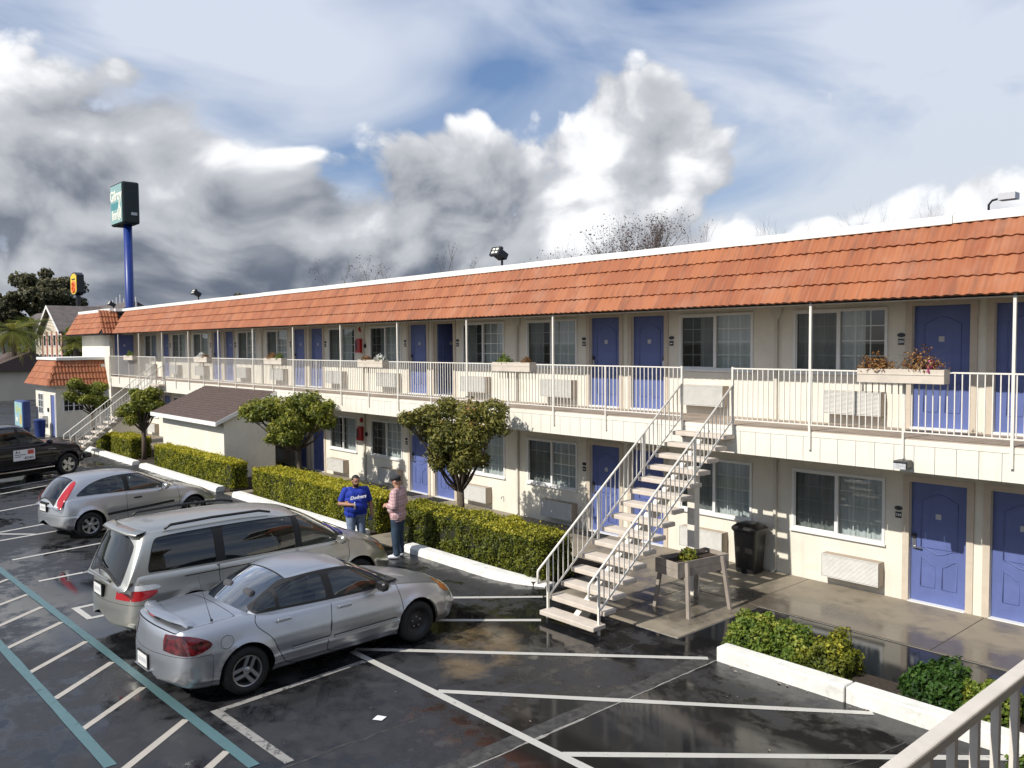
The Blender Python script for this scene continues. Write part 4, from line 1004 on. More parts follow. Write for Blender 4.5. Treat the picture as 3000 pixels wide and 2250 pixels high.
def make_car(name, label, S, loc, heading, group='cars parked nose in along the kerb', cat='car'):
    t = thing(name, label, cat, loc, group, rz=heading)
    L, paint = S['L'], S['paint']; half = S['L']/2
    # ---- lower shell
    n0 = np.concatenate([np.linspace(0, .3, 13)**1.0, np.linspace(.33, L-.45, S.get('nx', 95)), np.linspace(L-.42, L, 17)])
    C = {k: pch(v) for k, v in S['low'].items()}
    zt = C['zt'](n0); cr = C['cr'](n0); ws = C['ws'](n0); wm = C['wm'](n0); zm = C['zm'](n0); zb = C['zb'](n0); zl = C['zl'](n0); wl = C['wl'](n0)
    zs = zt-cr; zm = np.minimum(zm, zs-.03); zl = np.minimum(zl, zm-.03); zb = np.minimum(zb, zl-.03)
    rows = [(0*zt, zt), (ws*.45, zt-cr*.2), (ws*.82, zt-cr*.62), (ws, zs), ((ws*.32+wm*.68), zs*.55+zm*.45), (wm, zm), (wl*.5+wm*.5+.002, (zl+zm)/2), (wl, zl), (wl-.035, (zl+zb)/2), (wl-.11, zb), (wl*.5, zb+.0)]
    ctrl = np.array([np.stack([a, b], 1) for a, b in rows])
    sec = crom(ctrl, 6); m = len(sec)
    def grid_patch(sec, xs, cap=True):
        m, n = sec.shape[0], sec.shape[1]; V = []; idx = {}
        for sgn in (1, -1):
            for j in range(n):
                for i in range(m):
                    if sgn == -1 and i == 0: idx[(sgn, j, i)] = idx[(1, j, i)]; continue
                    idx[(sgn, j, i)] = len(V); V.append((xs[j], sgn*sec[i, j, 0], sec[i, j, 1], i/(m-1), xs[j]))
        P = []
        for sgn in (1, -1):
            for j in range(n-1):
                for i in range(m-1):
                    q = (idx[(sgn, j, i)], idx[(sgn, j+1, i)], idx[(sgn, j+1, i+1)], idx[(sgn, j, i+1)]); P.append(q if sgn == 1 else q[::-1])
        if cap:
            for j, fl in ((0, 1), (n-1, 0)):
                zc = sec[:, j, 1].mean()
                for sgn in (1, -1):
                    ring = [idx[(sgn, j, i)] for i in range(m)]; prev = ring
                    for q in (.8, .55, .3, .05):
                        cur = []
                        for i in ring: v = V[i]; cur.append(len(V)); V.append((v[0], v[1]*(q if q > .1 else 0), zc+(v[2]-zc)*q, v[3], v[4]))
                        for i in range(m-1):
                            f = (prev[i], prev[i+1], cur[i+1], cur[i]); P.append(f if (sgn == 1) == bool(fl) else f[::-1])
                        prev = cur
        return Patch(np.array(V), P)
    low = grid_patch(sec, n0)
    def warp(V):
        x, y = V[:, 0].copy(), V[:, 1]; kr, kf = S.get('bow', (.10, .26)); q = (y/.9)**2
        a = np.clip(1-x/.7, 0, 1)**2; b = np.clip((x-(L-1.0))/1.0, 0, 1)**2; V[:, 0] = x+kr*q*a-kf*q*b
    # arch flares and character lines
    V = low.V; x, y, z = V[:, 0], V[:, 1], V[:, 2]; side = np.abs(y) > .45
    for wx in S['wheels']:
        d = np.hypot(x-wx, z-S['wr']); V[:, 1] += np.sign(y)*side*S.get('flare', .018)*np.exp(-((d-S['arch'])/.055)**2)*(z < .85)
    for x0_, x1_, z0_, z1_, amp, wd in S.get('creases', ()):
        zc = z0_+(z1_-z0_)*(x-x0_)/(x1_-x0_); V[:, 1] += np.sign(y)*side*amp*np.exp(-((z-zc)/wd)**2)*((x > x0_) & (x < x1_))
    warp(V)
    SX = lambda V: (V[:, 0], V[:, 2]); BIG = 9.
    def sidef(poly, rnd=0, ymin=.35):
        f = sdpoly(poly, rnd); return lambda V: np.where(np.abs(V[:, 1]) > ymin, f(V[:, 0], V[:, 2]), BIG)
    body = low
    for wx in S['wheels']:      # wheel openings
        hole, body = body.cut(lambda V, wx=wx: np.where(np.abs(V[:, 1]) > .40, np.hypot(V[:, 0]-wx, V[:, 2]-S['wr']-.005)-S['arch'], BIG))
    for nm, mt, poly, ymin in S.get('side_lamps', ()):
        lamp, body = body.cut(sidef(smooth_poly(poly, 5), 0, ymin)); lamp.both(nm, mt, t, .004)
    for nm, mt, poly, xr in S.get('end_lamps', ()):   # polygon in (|y|, z) on the rear (xr<0) or front
        f = sdpoly(smooth_poly(poly, 5)); lamp, body = body.cut(lambda V: np.where((V[:, 4] < -xr) if xr < 0 else (V[:, 4] > L-xr), f(np.abs(V[:, 1]), V[:, 2]), BIG)); lamp.both(nm, mt, t, .004)
    doors_ = []
    for poly in S.get('doors', ()):
        f = sidef(smooth_poly(poly, 5), 0, .5); inn, body = body.cut(lambda V: f(V)-.005); d, gap = inn.cut(lambda V: f(V)+.005)
        gap.both('door_gap', 'gap_dark', t, -.008)
        for sg in (1, -1):
            pt, d = d.sel(lambda c, sg=sg: c[:, 1]*sg > 0); o = pt.obj('door', paint, t); doors_.append((o, sg, poly))
    for poly in S.get('panels', ()):    # other shut lines on the sides: thin dark lines
        f = sidef(poly, 0, .3); inn, body = body.cut(lambda V: f(V)-.004); d, gap = inn.cut(lambda V: f(V)+.004); gap.obj('panel_gap', 'gap_dark', t, -.006); body = Patch(d.V, body.P+d.P) if len(d.V) >= len(body.V) else Patch(body.V, body.P+d.P)
    for nm, poly in S.get('lids', ()):   # bonnet / boot lid in plan (x, |y|) on top faces
        f = sdpoly(poly); g = lambda V: np.where(V[:, 3] < S.get('lidv', .36), f(V[:, 4], np.abs(V[:, 1])), BIG)
        inn, body = body.cut(lambda V: g(V)-.005); d, gap = inn.cut(lambda V: g(V)+.005); gap.obj('panel_gap', 'gap_dark', t, -.008); d.obj(nm, paint, t)
    if 'bumper_z' in S:
        for nm, k in (('rear_bumper', 0), ('front_bumper', 1)):
            lim, zz = S['bumper_z'][k]
            f = lambda V: np.maximum(V[:, 2]-zz, (V[:, 4]-lim) if k == 0 else (lim-V[:, 4])); inn, body = body.cut(lambda V: f(V)-.003); d, gap = inn.cut(lambda V: f(V)+.003); gap.obj('panel_gap', 'gap_dark', t, -.004); d.obj(nm, S.get('bumper_mat', paint), t)
    if 'sill_z' in S:
        d, body = body.cut(lambda V: V[:, 2]-S['sill_z']); d.obj('sill', S.get('sill_mat', 'black_plastic'), t)
    body.obj('body', paint, t)
    # ---- cabin
    G = S['cab']; pf = pch(G['prof']); wb = pch(G['wb']); zbf = pch(G['zb']); xa, xb_ = G['prof'][0][0], G['prof'][-1][0]
    xs = np.linspace(xa, xb_, 110); xm = G['xmid']; nside, ntop = 12, 16
    sgn = np.tanh((xs-xm)/.35); tv = np.linspace(1, 0, ntop)
    bowf, bowr = G['bow']; b_ = np.where(sgn > 0, bowf, bowr)
    ze = pf(xs+sgn*b_)-G['crown']; zb0 = np.minimum(zbf(xs)-.06, ze-.02)
    def yside(z): h = np.maximum(z-zbf(xs), -.1); return wb(xs)-G['tum']*h-G['tum2']*h*h
    S_ = []
    for q in np.linspace(0, 1, nside): z_ = zb0+(ze-zb0)*q; S_.append(np.stack([yside(z_), z_], 1))
    ye = yside(ze)
    for tt in tv[1:]: S_.append(np.stack([ye*tt, pf(xs+sgn*b_*tt*tt)-G['crown']*tt**2.4], 1))
    sec2 = np.array(S_)
    for _ in range(G.get('sm', 4)): sec2[1:-1] = sec2[1:-1]*.5+(sec2[:-2]+sec2[2:])*.25
    sec2 = sec2[::-1]
    cab = grid_patch(sec2, xs, False); cb = cab; glassm = G.get('glass', 'car_glass')
    fd = sdpoly(smooth_poly(G['dlo'], 6)); sidem = lambda V: (V[:, 3] > G.get('vs', .40)) & (np.abs(V[:, 1]) > .3)
    if 'chrome' in G:
        inn, cb = cb.cut(lambda V: np.where(sidem(V), fd(V[:, 0], V[:, 2])-.016, BIG)); dl, ring = inn.cut(lambda V: np.where(sidem(V), fd(V[:, 0], V[:, 2]), BIG)); ring.both('window_trim', G['chrome'], t, .003)
    else: dl, cb = cb.cut(lambda V: np.where(sidem(V), fd(V[:, 0], V[:, 2]), BIG))
    for k, poly in enumerate(G['side']):
        f = sdpoly(poly, -.012); gl, dl = dl.cut(lambda V: np.where(sidem(V), np.maximum(f(V[:, 0], V[:, 2]), fd(V[:, 0], V[:, 2])+.014), BIG))
        mt = G['sideglass'][k] if 'sideglass' in G else glassm
        gl.both('side_window', mt, t, -.003)
    dl.both('window_surround', 'gap_dark', t, .001)
    yn = lambda V: np.abs(V[:, 1])/np.maximum(np.interp(V[:, 4], xs, ye), .05)
    for nm, (x0_, x1_, w0_, w1_), mt in G['ends']:
        poly = [(x0_, 0-.5), (x1_, -.5), (x1_, w1_), (x0_, w0_)]; f = sdpoly(poly, 0); g = lambda V: np.where(V[:, 3] < .75, f(V[:, 4], yn(V)), BIG)
        inn, cb = cb.cut(lambda V: g(V)-.018); gl, tr = inn.cut(g); tr.obj('glass_trim', 'gap_dark', t, .001); gl.obj(nm, mt or glassm, t, -.003)
    for nm, mt, poly in G.get('corner_lamps', ()):
        f = sdpoly(smooth_poly(poly, 4)); lamp, cb = cb.cut(lambda V: f(V[:, 4], V[:, 3])); lamp.both(nm, mt, t, .006)
    cb.obj('cabin', S.get('roofpaint', paint), t)
    # ---- inside
    for (sx, sy, sz) in G.get('seats', ()):
        b = MB(); b.box(sx-.12, sx+.06, sy-.24, sy+.24, .5, sz); b.box(sx-.10, sx, sy-.12, sy+.12, sz+.03, sz+.2); b.build('seat', G.get('seatmat', 'seat'), t, bevel=.04)
    xd = G['dash']; MB().box(xd-.25, xd+.2, -.66, .66, .7, S['beltz']-.02).build('dashboard', 'seat', t, bevel=.03)
    MB().box(xa+.25, xb_-.3, -.7, .7, .42, .46).build('cabin_floor', 'seat', t)
    # ---- wheels and wells
    for wx in S['wheels']:
        for sg in (1, -1):
            w_ = S['tw']; yy = S['track']; st = S['wstyle'][0 if wx < half else 1]; make_wheel(t, wx, sg*yy, S['wr'], w_, st, sg, S['rim'])
            n = 18; ri = []; ro = []
            for i in range(n+1):
                a = math.pi*(i/n*1.16-.08); px_, pz = wx+S['arch']*1.0*math.cos(a), S['wr']+.005+S['arch']*1.0*math.sin(a); ro.append((px_, sg*(yy+.06), pz)); ri.append((px_, sg*(yy-.28), pz))
            b = MB(); b.grid([ro, ri]); b.poly([(wx, sg*(yy-.28), S['wr'])]+ri[:n//2+1]); b.poly([(wx, sg*(yy-.28), S['wr'])]+ri[n//2:]); b.build('wheel_well', 'gap_dark', t)
    MB().box(.35, L-.5, -.62, .62, .17, .3).build('underbody', 'gap_dark', t)
    # ---- handles, mirrors, plates
    for (hx, hz, hl) in S.get('handles', ()):
        for sg in (1, -1):
            yy = S['hy']*sg; o = MB(); o.box(-hl/2, hl/2, -.024, .024, -.02, .02); ob = o.build('door_handle', S.get('hmat', paint), t, bevel=.01); ob.location = (hx, yy, hz)
    for sg in (1, -1):
        mx, my, mz = S['mirror']; b = MB(); P = []
        for q, sc in ((-.055, .75), (-.03, 1), (.03, .95), (.075, .55)):
            P.append([(mx+q, sg*my+math.copysign(abs(math.cos(a))**.6, math.cos(a))*.105*sc, mz+math.copysign(abs(math.sin(a))**.6, math.sin(a))*.07*sc) for a in [2*math.pi*i/16 for i in range(16)]])
        b.grid(P, close=True); b.f += [tuple(range(15, -1, -1)), tuple(range(48, 64))]; b.box(mx-.02, mx+.04, min(sg*my, sg*(my-.16)), max(sg*my, sg*(my-.16)), mz-.05, mz-.015)
        o = b.build('wing_mirror', S.get('mirmat', paint), t, auto=True)
    px_, pz = S['plate']; o = MB().box(px_-.012, px_, -.155, .155, pz-.078, pz+.078).build('licence_plate', 'plate', t)
    MB().box(px_-.007, px_+.02, -.175, .175, pz-.098, pz+.098).build('plate_frame', 'gap_dark', t)
    link('plate_lettering', MB().box(px_-.0135, px_-.0122, -.12, .12, pz-.03, pz+.03).mesh('plate_lettering', 'label_grey'), o)
    for (a, b, c, d) in S.get('wipers', ()): MB().bar(a, b, .018, .012).build('wiper', 'black_plastic', t); 
    return t
# silver four door saloon
sedan = dict(L=4.73, paint='paint_silver_blue', wheels=(.99, 3.71), wr=.312, arch=.372, track=.775, tw=.21, rim=.205, wstyle=('pontiac3', 'steel'), beltz=.97, flare=.022,
    low=dict(zt=[(0, .60), (.02, .70), (.045, .82), (.085, .945), (.16, .99), (.6, 1.02), (1.0, 1.03), (1.4, .98), (3.0, .955), (3.3, .965), (3.7, .93), (4.1, .855), (4.4, .765), (4.58, .68), (4.68, .58), (4.73, .48)],
        cr=[(0, .03), (.2, .05), (1, .055), (2.4, .03), (3.4, .065), (4.2, .075), (4.73, .04)], ws=[(0, .60), (.05, .66), (.2, .71), (.8, .76), (2.4, .80), (3.5, .765), (4.2, .68), (4.55, .56), (4.73, .42)],
        wm=[(0, .72), (.05, .79), (.2, .845), (.5, .875), (1.2, .89), (2.4, .895), (3.6, .89), (4.2, .86), (4.5, .78), (4.66, .68), (4.73, .55)], zm=[(0, .50), (.3, .60), (2, .60), (4, .58), (4.73, .40)],
        zl=[(0, .40), (.3, .36), (2, .34), (4.2, .34), (4.73, .30)], wl=[(0, .70), (.1, .80), (.5, .865), (2.4, .875), (4.1, .865), (4.5, .76), (4.73, .52)], zb=[(0, .33), (.2, .24), (.8, .20), (4, .19), (4.5, .19), (4.73, .24)]),
    creases=((1.35, 3.36, .40, .42, .012, .022), (.05, 4.2, .66, .66, .006, .03)),
    side_lamps=(('taillight', 'lens_darkred', [(.05, .74), (.14, .685), (.30, .675), (.46, .71), (.55, .765), (.50, .82), (.38, .875), (.24, .91), (.12, .90), (.06, .83)], .42), ('indicator', 'lens_amber', [(4.26, .70), (4.36, .63), (4.45, .60), (4.45, .70), (4.34, .77)], .30), ('headlight', 'lens_clear', [(4.36, .74), (4.46, .62), (4.75, .52), (4.75, .62), (4.5, .75)], .30)),
    doors=([(2.24, .24), (2.22, .6), (2.26, .93), (2.3, .965), (3.30, .945), (3.40, .85), (3.42, .5), (3.34, .25)], [(1.62, .25), (1.44, .45), (1.34, .66), (1.15, .85), (1.16, .965), (1.3, .99), (2.2, .965), (2.205, .6), (2.21, .24)]),
    bumper_z=((.52, .655), (4.32, .56)), lids=(('boot_lid', [(.095, -1), (.93, -1), (.93, .66), (.5, .68), (.2, .67), (.095, .62)]), ('bonnet', [(3.3, -1), (3.3, .70), (3.8, .70), (4.3, .58), (4.55, .4), (4.58, -1)])), sill_z=.235, sill_mat='paint_silver_blue',
    cab=dict(prof=[(.86, .86), (.98, 1.0), (1.15, 1.105), (1.45, 1.26), (1.75, 1.36), (2.05, 1.395), (2.35, 1.40), (2.65, 1.375), (2.9, 1.28), (3.2, 1.12), (3.5, .965), (3.75, .83)], wb=[(.86, .60), (1.1, .72), (1.6, .775), (2.4, .80), (3.2, .775), (3.75, .68)], zb=[(.86, .99), (1.3, .985), (2.2, .965), (3.75, .93)], xmid=2.25, bow=(.24, .16), crown=.03, tum=.36, tum2=.35, sm=5,
        dlo=[(1.16, 1.01), (1.20, 1.065), (1.34, 1.155), (1.52, 1.235), (1.72, 1.29), (2.0, 1.32), (2.3, 1.325), (2.55, 1.31), (2.78, 1.25), (3.0, 1.13), (3.20, .995), (3.19, .965), (2.9, .965), (2.2, .975), (1.6, .99), (1.25, .995)], chrome='gap_dark',
        side=([(2.32, .9), (2.29, 1.4), (3.06, 1.4), (3.06, .9)], [(1.50, .9), (1.50, 1.4), (2.19, 1.4), (2.23, .9)], [(1.0, .9), (1.0, 1.4), (1.475, 1.4), (1.475, .9)]),
        ends=(('windshield', (2.72, 3.62, .84, .86), None), ('rear_window', (.97, 1.70, .84, .80), 'car_glass_rear')), seats=((2.1, .36, 1.05), (2.1, -.36, 1.05), (1.35, .3, 1.0), (1.35, -.3, 1.0)), dash=3.15),
    handles=((2.45, .845, .2), (1.52, .865, .19)), hy=.868, mirror=(3.02, .965, 1.02), mirmat='black_plastic', plate=(-.004, .50), bow=(.26, .20), wipers=(((3.38, -.5, 1.0), (3.33, .05, 1.045), 0, 0), ((3.42, .1, 1.0), (3.30, .6, 1.02), 0, 0)))
car = make_car('silver_sedan', 'silver four door sedan with boot spoiler, nearest of the parked cars', sedan, (-11.02, 3.47, 0), R(91.6))
# spoiler, aerial, fuel flap, moulding, exhaust, fog lamp
b = MB(); P = []
for yy, xx, zz, ch in [(-.66, .30, .985, .08), (-.60, .25, 1.035, .14), (-.4, .17, 1.05, .17), (0, .12, 1.055, .19), (.4, .17, 1.05, .17), (.60, .25, 1.035, .14), (.66, .30, .985, .08)]:
    P.append([(xx, yy, zz), (xx+ch*.3, yy, zz+.022), (xx+ch, yy, zz+.006), (xx+ch, yy, zz-.012), (xx+.01, yy, zz-.016)])
b.grid(P, close=True); b.f += [(0, 1, 2, 3, 4), tuple(range(len(b.v)-1, len(b.v)-6, -1))]
for s in (-1, 1): b.box(.30, .37, s*.56-.03, s*.56+.03, .97, 1.04)
sp = b.build('spoiler', 'paint_silver_blue', car, auto=True); link('brake_light', MB().box(.112, .122, -.09, .09, 1.036, 1.05).mesh('brake_light', 'lens_red'), sp)
MB().tube([(.62, -.66, 1.0), (.55, -.67, 1.25), (.45, -.68, 1.62)], [.006, .0025, .0015], 5).build('aerial', 'black_metal', car); MB().lathe([(.02, 1.0), (.012, 1.03), (0, 1.035)], 10, 'z', (.62, -.66, 0)).build('aerial_base', 'black_plastic', car)
b = MB()
for i in range(24):
    a, c = 2*math.pi*i/24, 2*math.pi*(i+1)/24; b.bar((.72+.085*math.cos(a), -.889, .765+.085*math.sin(a)), (.72+.085*math.cos(c), -.889, .765+.085*math.sin(c)), .005)
b.build('fuel_flap', 'gap_dark', car)
MB().box(3.36, 3.52, -.60, .60, .93, .96).build('cowl', 'black_plastic', car)
for s in (-1, 1):
    for a, c in ((1.62, 2.19), (2.26, 3.32)): MB().bar((a, s*.893, .452), (c, s*.893, .462), .012, .035).build('side_moulding', 'paint_silver_blue', car, bevel=.004); MB().bar((a, s*.8935, .475), (c, s*.8935, .485), .010, .006).build('moulding_line', 'gap_dark', car)
MB().lathe([(.0, -.02), (.05, -.018), (.055, .0)], 16, 'x', (.16, -.58, .40)).build('fog_lamp', 'lens_clear', car); MB().box(-.03, .10, -.24, .24, .40, .41).build('plate_shelf', 'paint_silver_blue', car)
# silver three door hatchback
hatch = dict(L=4.18, paint='paint_silver', wheels=(.71, 3.325), wr=.305, arch=.36, track=.745, tw=.20, rim=.20, wstyle=('focus6', 'focus6'), beltz=.95, flare=.03,
    low=dict(zt=[(0, .55), (.02, .68), (.06, .82), (.12, .93), (.25, .98), (1.0, 1.0), (2.0, .97), (2.9, .945), (3.1, .935), (3.4, .88), (3.7, .80), (3.95, .70), (4.1, .60), (4.18, .48)],
        cr=[(0, .02), (.2, .03), (1, .03), (2.4, .03), (3.0, .05), (3.7, .08), (4.18, .05)], ws=[(0, .60), (.06, .66), (.2, .70), (.8, .755), (2.2, .78), (3.0, .75), (3.6, .67), (4.0, .52), (4.18, .38)],
        wm=[(0, .70), (.06, .76), (.2, .80), (.6, .84), (2.1, .85), (3.4, .845), (3.8, .79), (4.05, .67), (4.18, .52)], zm=[(0, .45), (.2, .55), (.5, .60), (3.2, .58), (4.18, .40)],
        zl=[(0, .38), (.3, .34), (3.5, .33), (4.18, .30)], wl=[(0, .68), (.1, .77), (.5, .82), (2.1, .83), (3.5, .81), (3.95, .70), (4.18, .48)], zb=[(0, .32), (.2, .24), (.8, .2), (3.5, .19), (4.18, .24)]),
    creases=((.02, .5, .52, .52, .012, .03), (1.1, 3.0, .64, .68, .006, .05)),
    end_lamps=(), side_lamps=(('indicator', 'lens_amber', [(3.80, .66), (3.93, .65), (3.94, .70), (3.81, .71)], .3), ('headlight', 'lens_clear', [(3.72, .78), (3.9, .66), (4.2, .55), (4.2, .66), (3.95, .78)], .25)),
    doors=([(1.62, .30), (1.58, .6), (1.60, .93), (1.64, .965), (2.86, .945), (2.92, .85), (2.93, .45), (2.86, .25), (1.72, .25)],), lids=(('bonnet', [(2.98, -1), (2.98, .68), (3.3, .66), (3.8, .5), (3.98, .3), (4.0, -1)]),), sill_z=.225, sill_mat='paint_silver',
    cab=dict(prof=[(.0, .78), (.06, .94), (.12, 1.02), (.24, 1.18), (.42, 1.34), (.62, 1.405), (1.0, 1.43), (1.5, 1.44), (1.9, 1.42), (2.2, 1.34), (2.6, 1.16), (2.95, 1.0), (3.2, .86)], wb=[(.0, .60), (.2, .67), (.6, .72), (1.3, .77), (2.2, .775), (3.2, .66)], zb=[(.0, .93), (.5, .985), (1.5, .96), (3.2, .91)], xmid=1.35, bow=(.24, .12), crown=.035, tum=.27, tum2=.35, sm=5,
        dlo=[(.46, 1.02), (.58, 1.12), (.78, 1.24), (1.05, 1.325), (1.4, 1.37), (1.75, 1.375), (2.02, 1.34), (2.30, 1.225), (2.62, 1.03), (2.66, .965), (2.2, .965), (1.5, .985), (.9, .995), (.52, .995)],
        side=([(1.68, .9), (1.68, 1.5), (2.52, 1.5), (2.52, .9)], [(.3, .9), (.3, 1.5), (1.56, 1.5), (1.59, .9)]),
        ends=(('windshield', (2.05, 3.08, .84, .88), None), ('rear_window', (.075, .50, .66, .66), 'car_glass_dark')), corner_lamps=(('taillight', 'lens_red', [(.10, .44), (.36, .44), (.52, .46), (.50, .56), (.36, .66), (.22, .80), (.12, .84)]),), seats=((1.55, .35, 1.05), (1.55, -.35, 1.05), (.85, .3, 1.0), (.85, -.3, 1.0)), dash=2.65),
    handles=((1.86, .80, .19),), hy=.822, hmat='black_plastic', mirror=(2.52, .93, 1.0), mirmat='paint_silver', plate=(-.003, .74), bow=(.24, .16), bumper_z=((.45, .58), (3.7, .52)), wipers=(((2.95, -.5, .985), (2.88, .05, 1.035), 0, 0),))
car = make_car('silver_hatchback', 'silver three door hatchback with tall red tail lamps, beyond the minivan', hatch, (-21.88, 4.74, 0), R(99))
def tail_strip(car, pts, w, mat, name='taillight'):
    for sg in (1, -1):
        b = MB(); A = []; B = []
        for (x, y, z), ww in zip(pts, w): A.append((x, sg*y, z)); B.append((x+ww[0], sg*(y+ww[1]), z+ww[2]))
        b.grid([A, B]); o = b.build(name, mat, car); sharp(o.data, 60); m = o.modifiers.new('solid', 'SOLIDIFY'); m.thickness = .03; m.offset = 0
MB().box(.02, .06, -.22, .22, .835, .865).build('tailgate_trim', 'black_plastic', car)
for sg in (1, -1): b = MB().bar((1.12, sg*.853, .50), (2.78, sg*.853, .585), .02, .055); b.build('side_moulding', 'black_plastic', car)
# champagne minivan
van = dict(L=5.10, paint='paint_champagne', wheels=(1.08, 4.08), wr=.335, arch=.40, track=.835, tw=.22, rim=.215, wstyle=('van5', 'van5'), beltz=1.08, flare=.022,
    low=dict(zt=[(0, .60), (.03, .80), (.06, .98), (.12, 1.08), (.3, 1.11), (2.5, 1.10), (3.6, 1.10), (3.95, 1.10), (4.2, 1.07), (4.5, .99), (4.8, .87), (4.98, .75), (5.06, .62), (5.10, .5)],
        cr=[(0, .02), (.2, .03), (3.8, .03), (4.2, .08), (4.7, .10), (5.1, .06)], ws=[(0, .74), (.06, .80), (.2, .85), (1, .885), (3.5, .885), (4.2, .80), (4.7, .62), (5.0, .46), (5.1, .38)],
        wm=[(0, .80), (.06, .87), (.2, .92), (.6, .955), (2.5, .975), (4.2, .965), (4.6, .90), (4.9, .75), (5.1, .58)], zm=[(0, .5), (.3, .66), (2, .68), (4.3, .66), (5.1, .44)],
        zl=[(0, .40), (.3, .38), (4.4, .37), (5.1, .32)], wl=[(0, .79), (.1, .88), (.5, .94), (2.5, .955), (4.3, .94), (4.7, .80), (5.1, .52)], zb=[(0, .33), (.2, .26), (.8, .22), (4.4, .21), (5.1, .25)]),
    creases=((.3, 4.3, .80, .80, .008, .03), (1.5, 3.7, .42, .44, .010, .03)),
    side_lamps=(('taillight', 'lens_red', [(-.1, .72), (.12, .72), (.36, .74), (.56, .84), (.44, .865), (-.1, .865)], .46), ('reversing_light', 'lens_white', [(-.1, .875), (.16, .875), (.46, .875), (.60, .895), (.50, .945), (.2, .955), (-.1, .95)], .46), ('indicator', 'lens_amber', [(4.66, .74), (4.8, .66), (4.84, .70), (4.72, .82), (4.64, .84)], .4), ('headlight', 'lens_clear', [(4.56, .88), (4.70, .86), (4.85, .72), (5.0, .62), (5.1, .7), (4.85, .86), (4.62, .96)], .3)),
    doors=([(2.92, .26), (2.88, .7), (2.90, 1.02), (2.95, 1.06), (3.84, 1.05), (3.88, .95), (3.86, .75), (3.70, .62), (3.62, .4), (3.56, .26)], [(1.60, .26), (1.52, .5), (1.50, .8), (1.51, 1.03), (1.56, 1.06), (2.80, 1.06), (2.85, 1.02), (2.83, .7), (2.87, .27)]),
    lids=(('bonnet', [(4.02, -1), (4.02, .76), (4.4, .72), (4.8, .5), (4.93, .3), (4.95, -1)]),), sill_z=.26, sill_mat='paint_champagne',
    cab=dict(prof=[(.02, .95), (.07, 1.08), (.14, 1.25), (.24, 1.48), (.33, 1.66), (.45, 1.725), (.9, 1.745), (1.8, 1.755), (2.6, 1.73), (3.0, 1.675), (3.3, 1.56), (3.7, 1.35), (4.1, 1.12), (4.35, .96)], wb=[(.02, .78), (.2, .84), (.8, .88), (2.5, .895), (3.6, .88), (4.35, .74)], zb=[(.02, 1.05), (.5, 1.075), (3.5, 1.06), (4.35, 1.02)], xmid=1.9, bow=(.30, .10), crown=.05, tum=.17, tum2=.16, sm=5, glass='car_glass_dark',
        dlo=[(.44, 1.13), (.48, 1.33), (.56, 1.55), (.68, 1.605), (1.2, 1.625), (2.0, 1.63), (2.6, 1.615), (3.0, 1.575), (3.3, 1.485), (3.62, 1.30), (3.90, 1.10), (3.86, 1.07), (3.2, 1.075), (2.0, 1.09), (1.0, 1.10), (.56, 1.11)], chrome='paint_champagne',
        side=([(2.98, 1), (2.96, 1.8), (3.72, 1.8), (3.72, 1)], [(1.62, 1), (1.62, 1.8), (2.86, 1.8), (2.88, 1)], [(.2, 1), (.2, 1.8), (1.49, 1.8), (1.49, 1)]),
        sideglass=('car_glass', 'car_glass_dark', 'car_glass_dark'), ends=(('windshield', (3.02, 4.25, .86, .86), 'car_glass'), ('rear_window', (.085, .31, .80, .80), 'car_glass_dark')), seats=((2.7, .38, 1.2), (2.7, -.38, 1.2), (1.6, .38, 1.2), (1.6, -.38, 1.2), (.8, .38, 1.15), (.8, -.38, 1.15)), dash=3.6),
    handles=((3.10, .92, .21), (2.70, .94, .21)), hy=.925, mirror=(3.66, 1.06, 1.12), plate=(-.004, .80), bow=(.22, .30), bumper_z=((.5, .66), (4.6, .58)), wipers=(((4.1, -.5, 1.13), (3.98, .1, 1.21), 0, 0),))
car = make_car('champagne_minivan', 'champagne minivan with dark rear glass between the sedan and hatchback', van, (-13.68, 3.68, 0), R(92.0))
for s in (-1, 1):
    b = MB(); b.tube([(.75, s*.70, 1.70), (.85, s*.70, 1.755), (1.5, s*.705, 1.775), (2.3, s*.70, 1.765), (2.5, s*.69, 1.715)], [.018, .022, .022, .022, .018], 8); b.build('roof_rail', 'black_plastic', car, smooth=True)
b = MB(); P = []
for yy, xx in ((-.66, .36), (-.5, .28), (0, .23), (.5, .28), (.66, .36)): P.append([(xx-.04, yy, 1.665-.02*(yy/.66)**2), (xx, yy, 1.70-.03*(yy/.66)**2), (xx+.14, yy, 1.73-.03*(yy/.66)**2), (xx+.1, yy, 1.67-.03*(yy/.66)**2)])
b.grid(P, close=True).build('rear_spoiler', 'paint_champagne', car, smooth=True)
MB().bar((.07, -.1, 1.13), (.10, .35, 1.22), .02).build('rear_wiper', 'black_plastic', car); MB().box(-.01, .03, -.42, .42, .985, 1.02).build('tailgate_trim', 'paint_champagne', car, bevel=.008)
b = MB()
for i in range(20):
    a, c = 2*math.pi*i/20, 2*math.pi*(i+1)/20; b.bar((.028, .045*math.cos(a), 1.05+.04*math.sin(a)), (.028, .045*math.cos(c), 1.05+.04*math.sin(c)), .01)
b.bar((.028, -.02, 1.075), (.028, -.012, 1.028), .009); b.bar((.028, .02, 1.075), (.028, .012, 1.028), .009); b.bar((.028, -.016, 1.05), (.028, .016, 1.05), .009); b.build('emblem', 'chrome', car)
for s in (-1, 1): MB().bar((.95, s*.945, .985), (2.82, s*.962, .985), .008, .012).build('slide_rail', 'gap_dark', car)
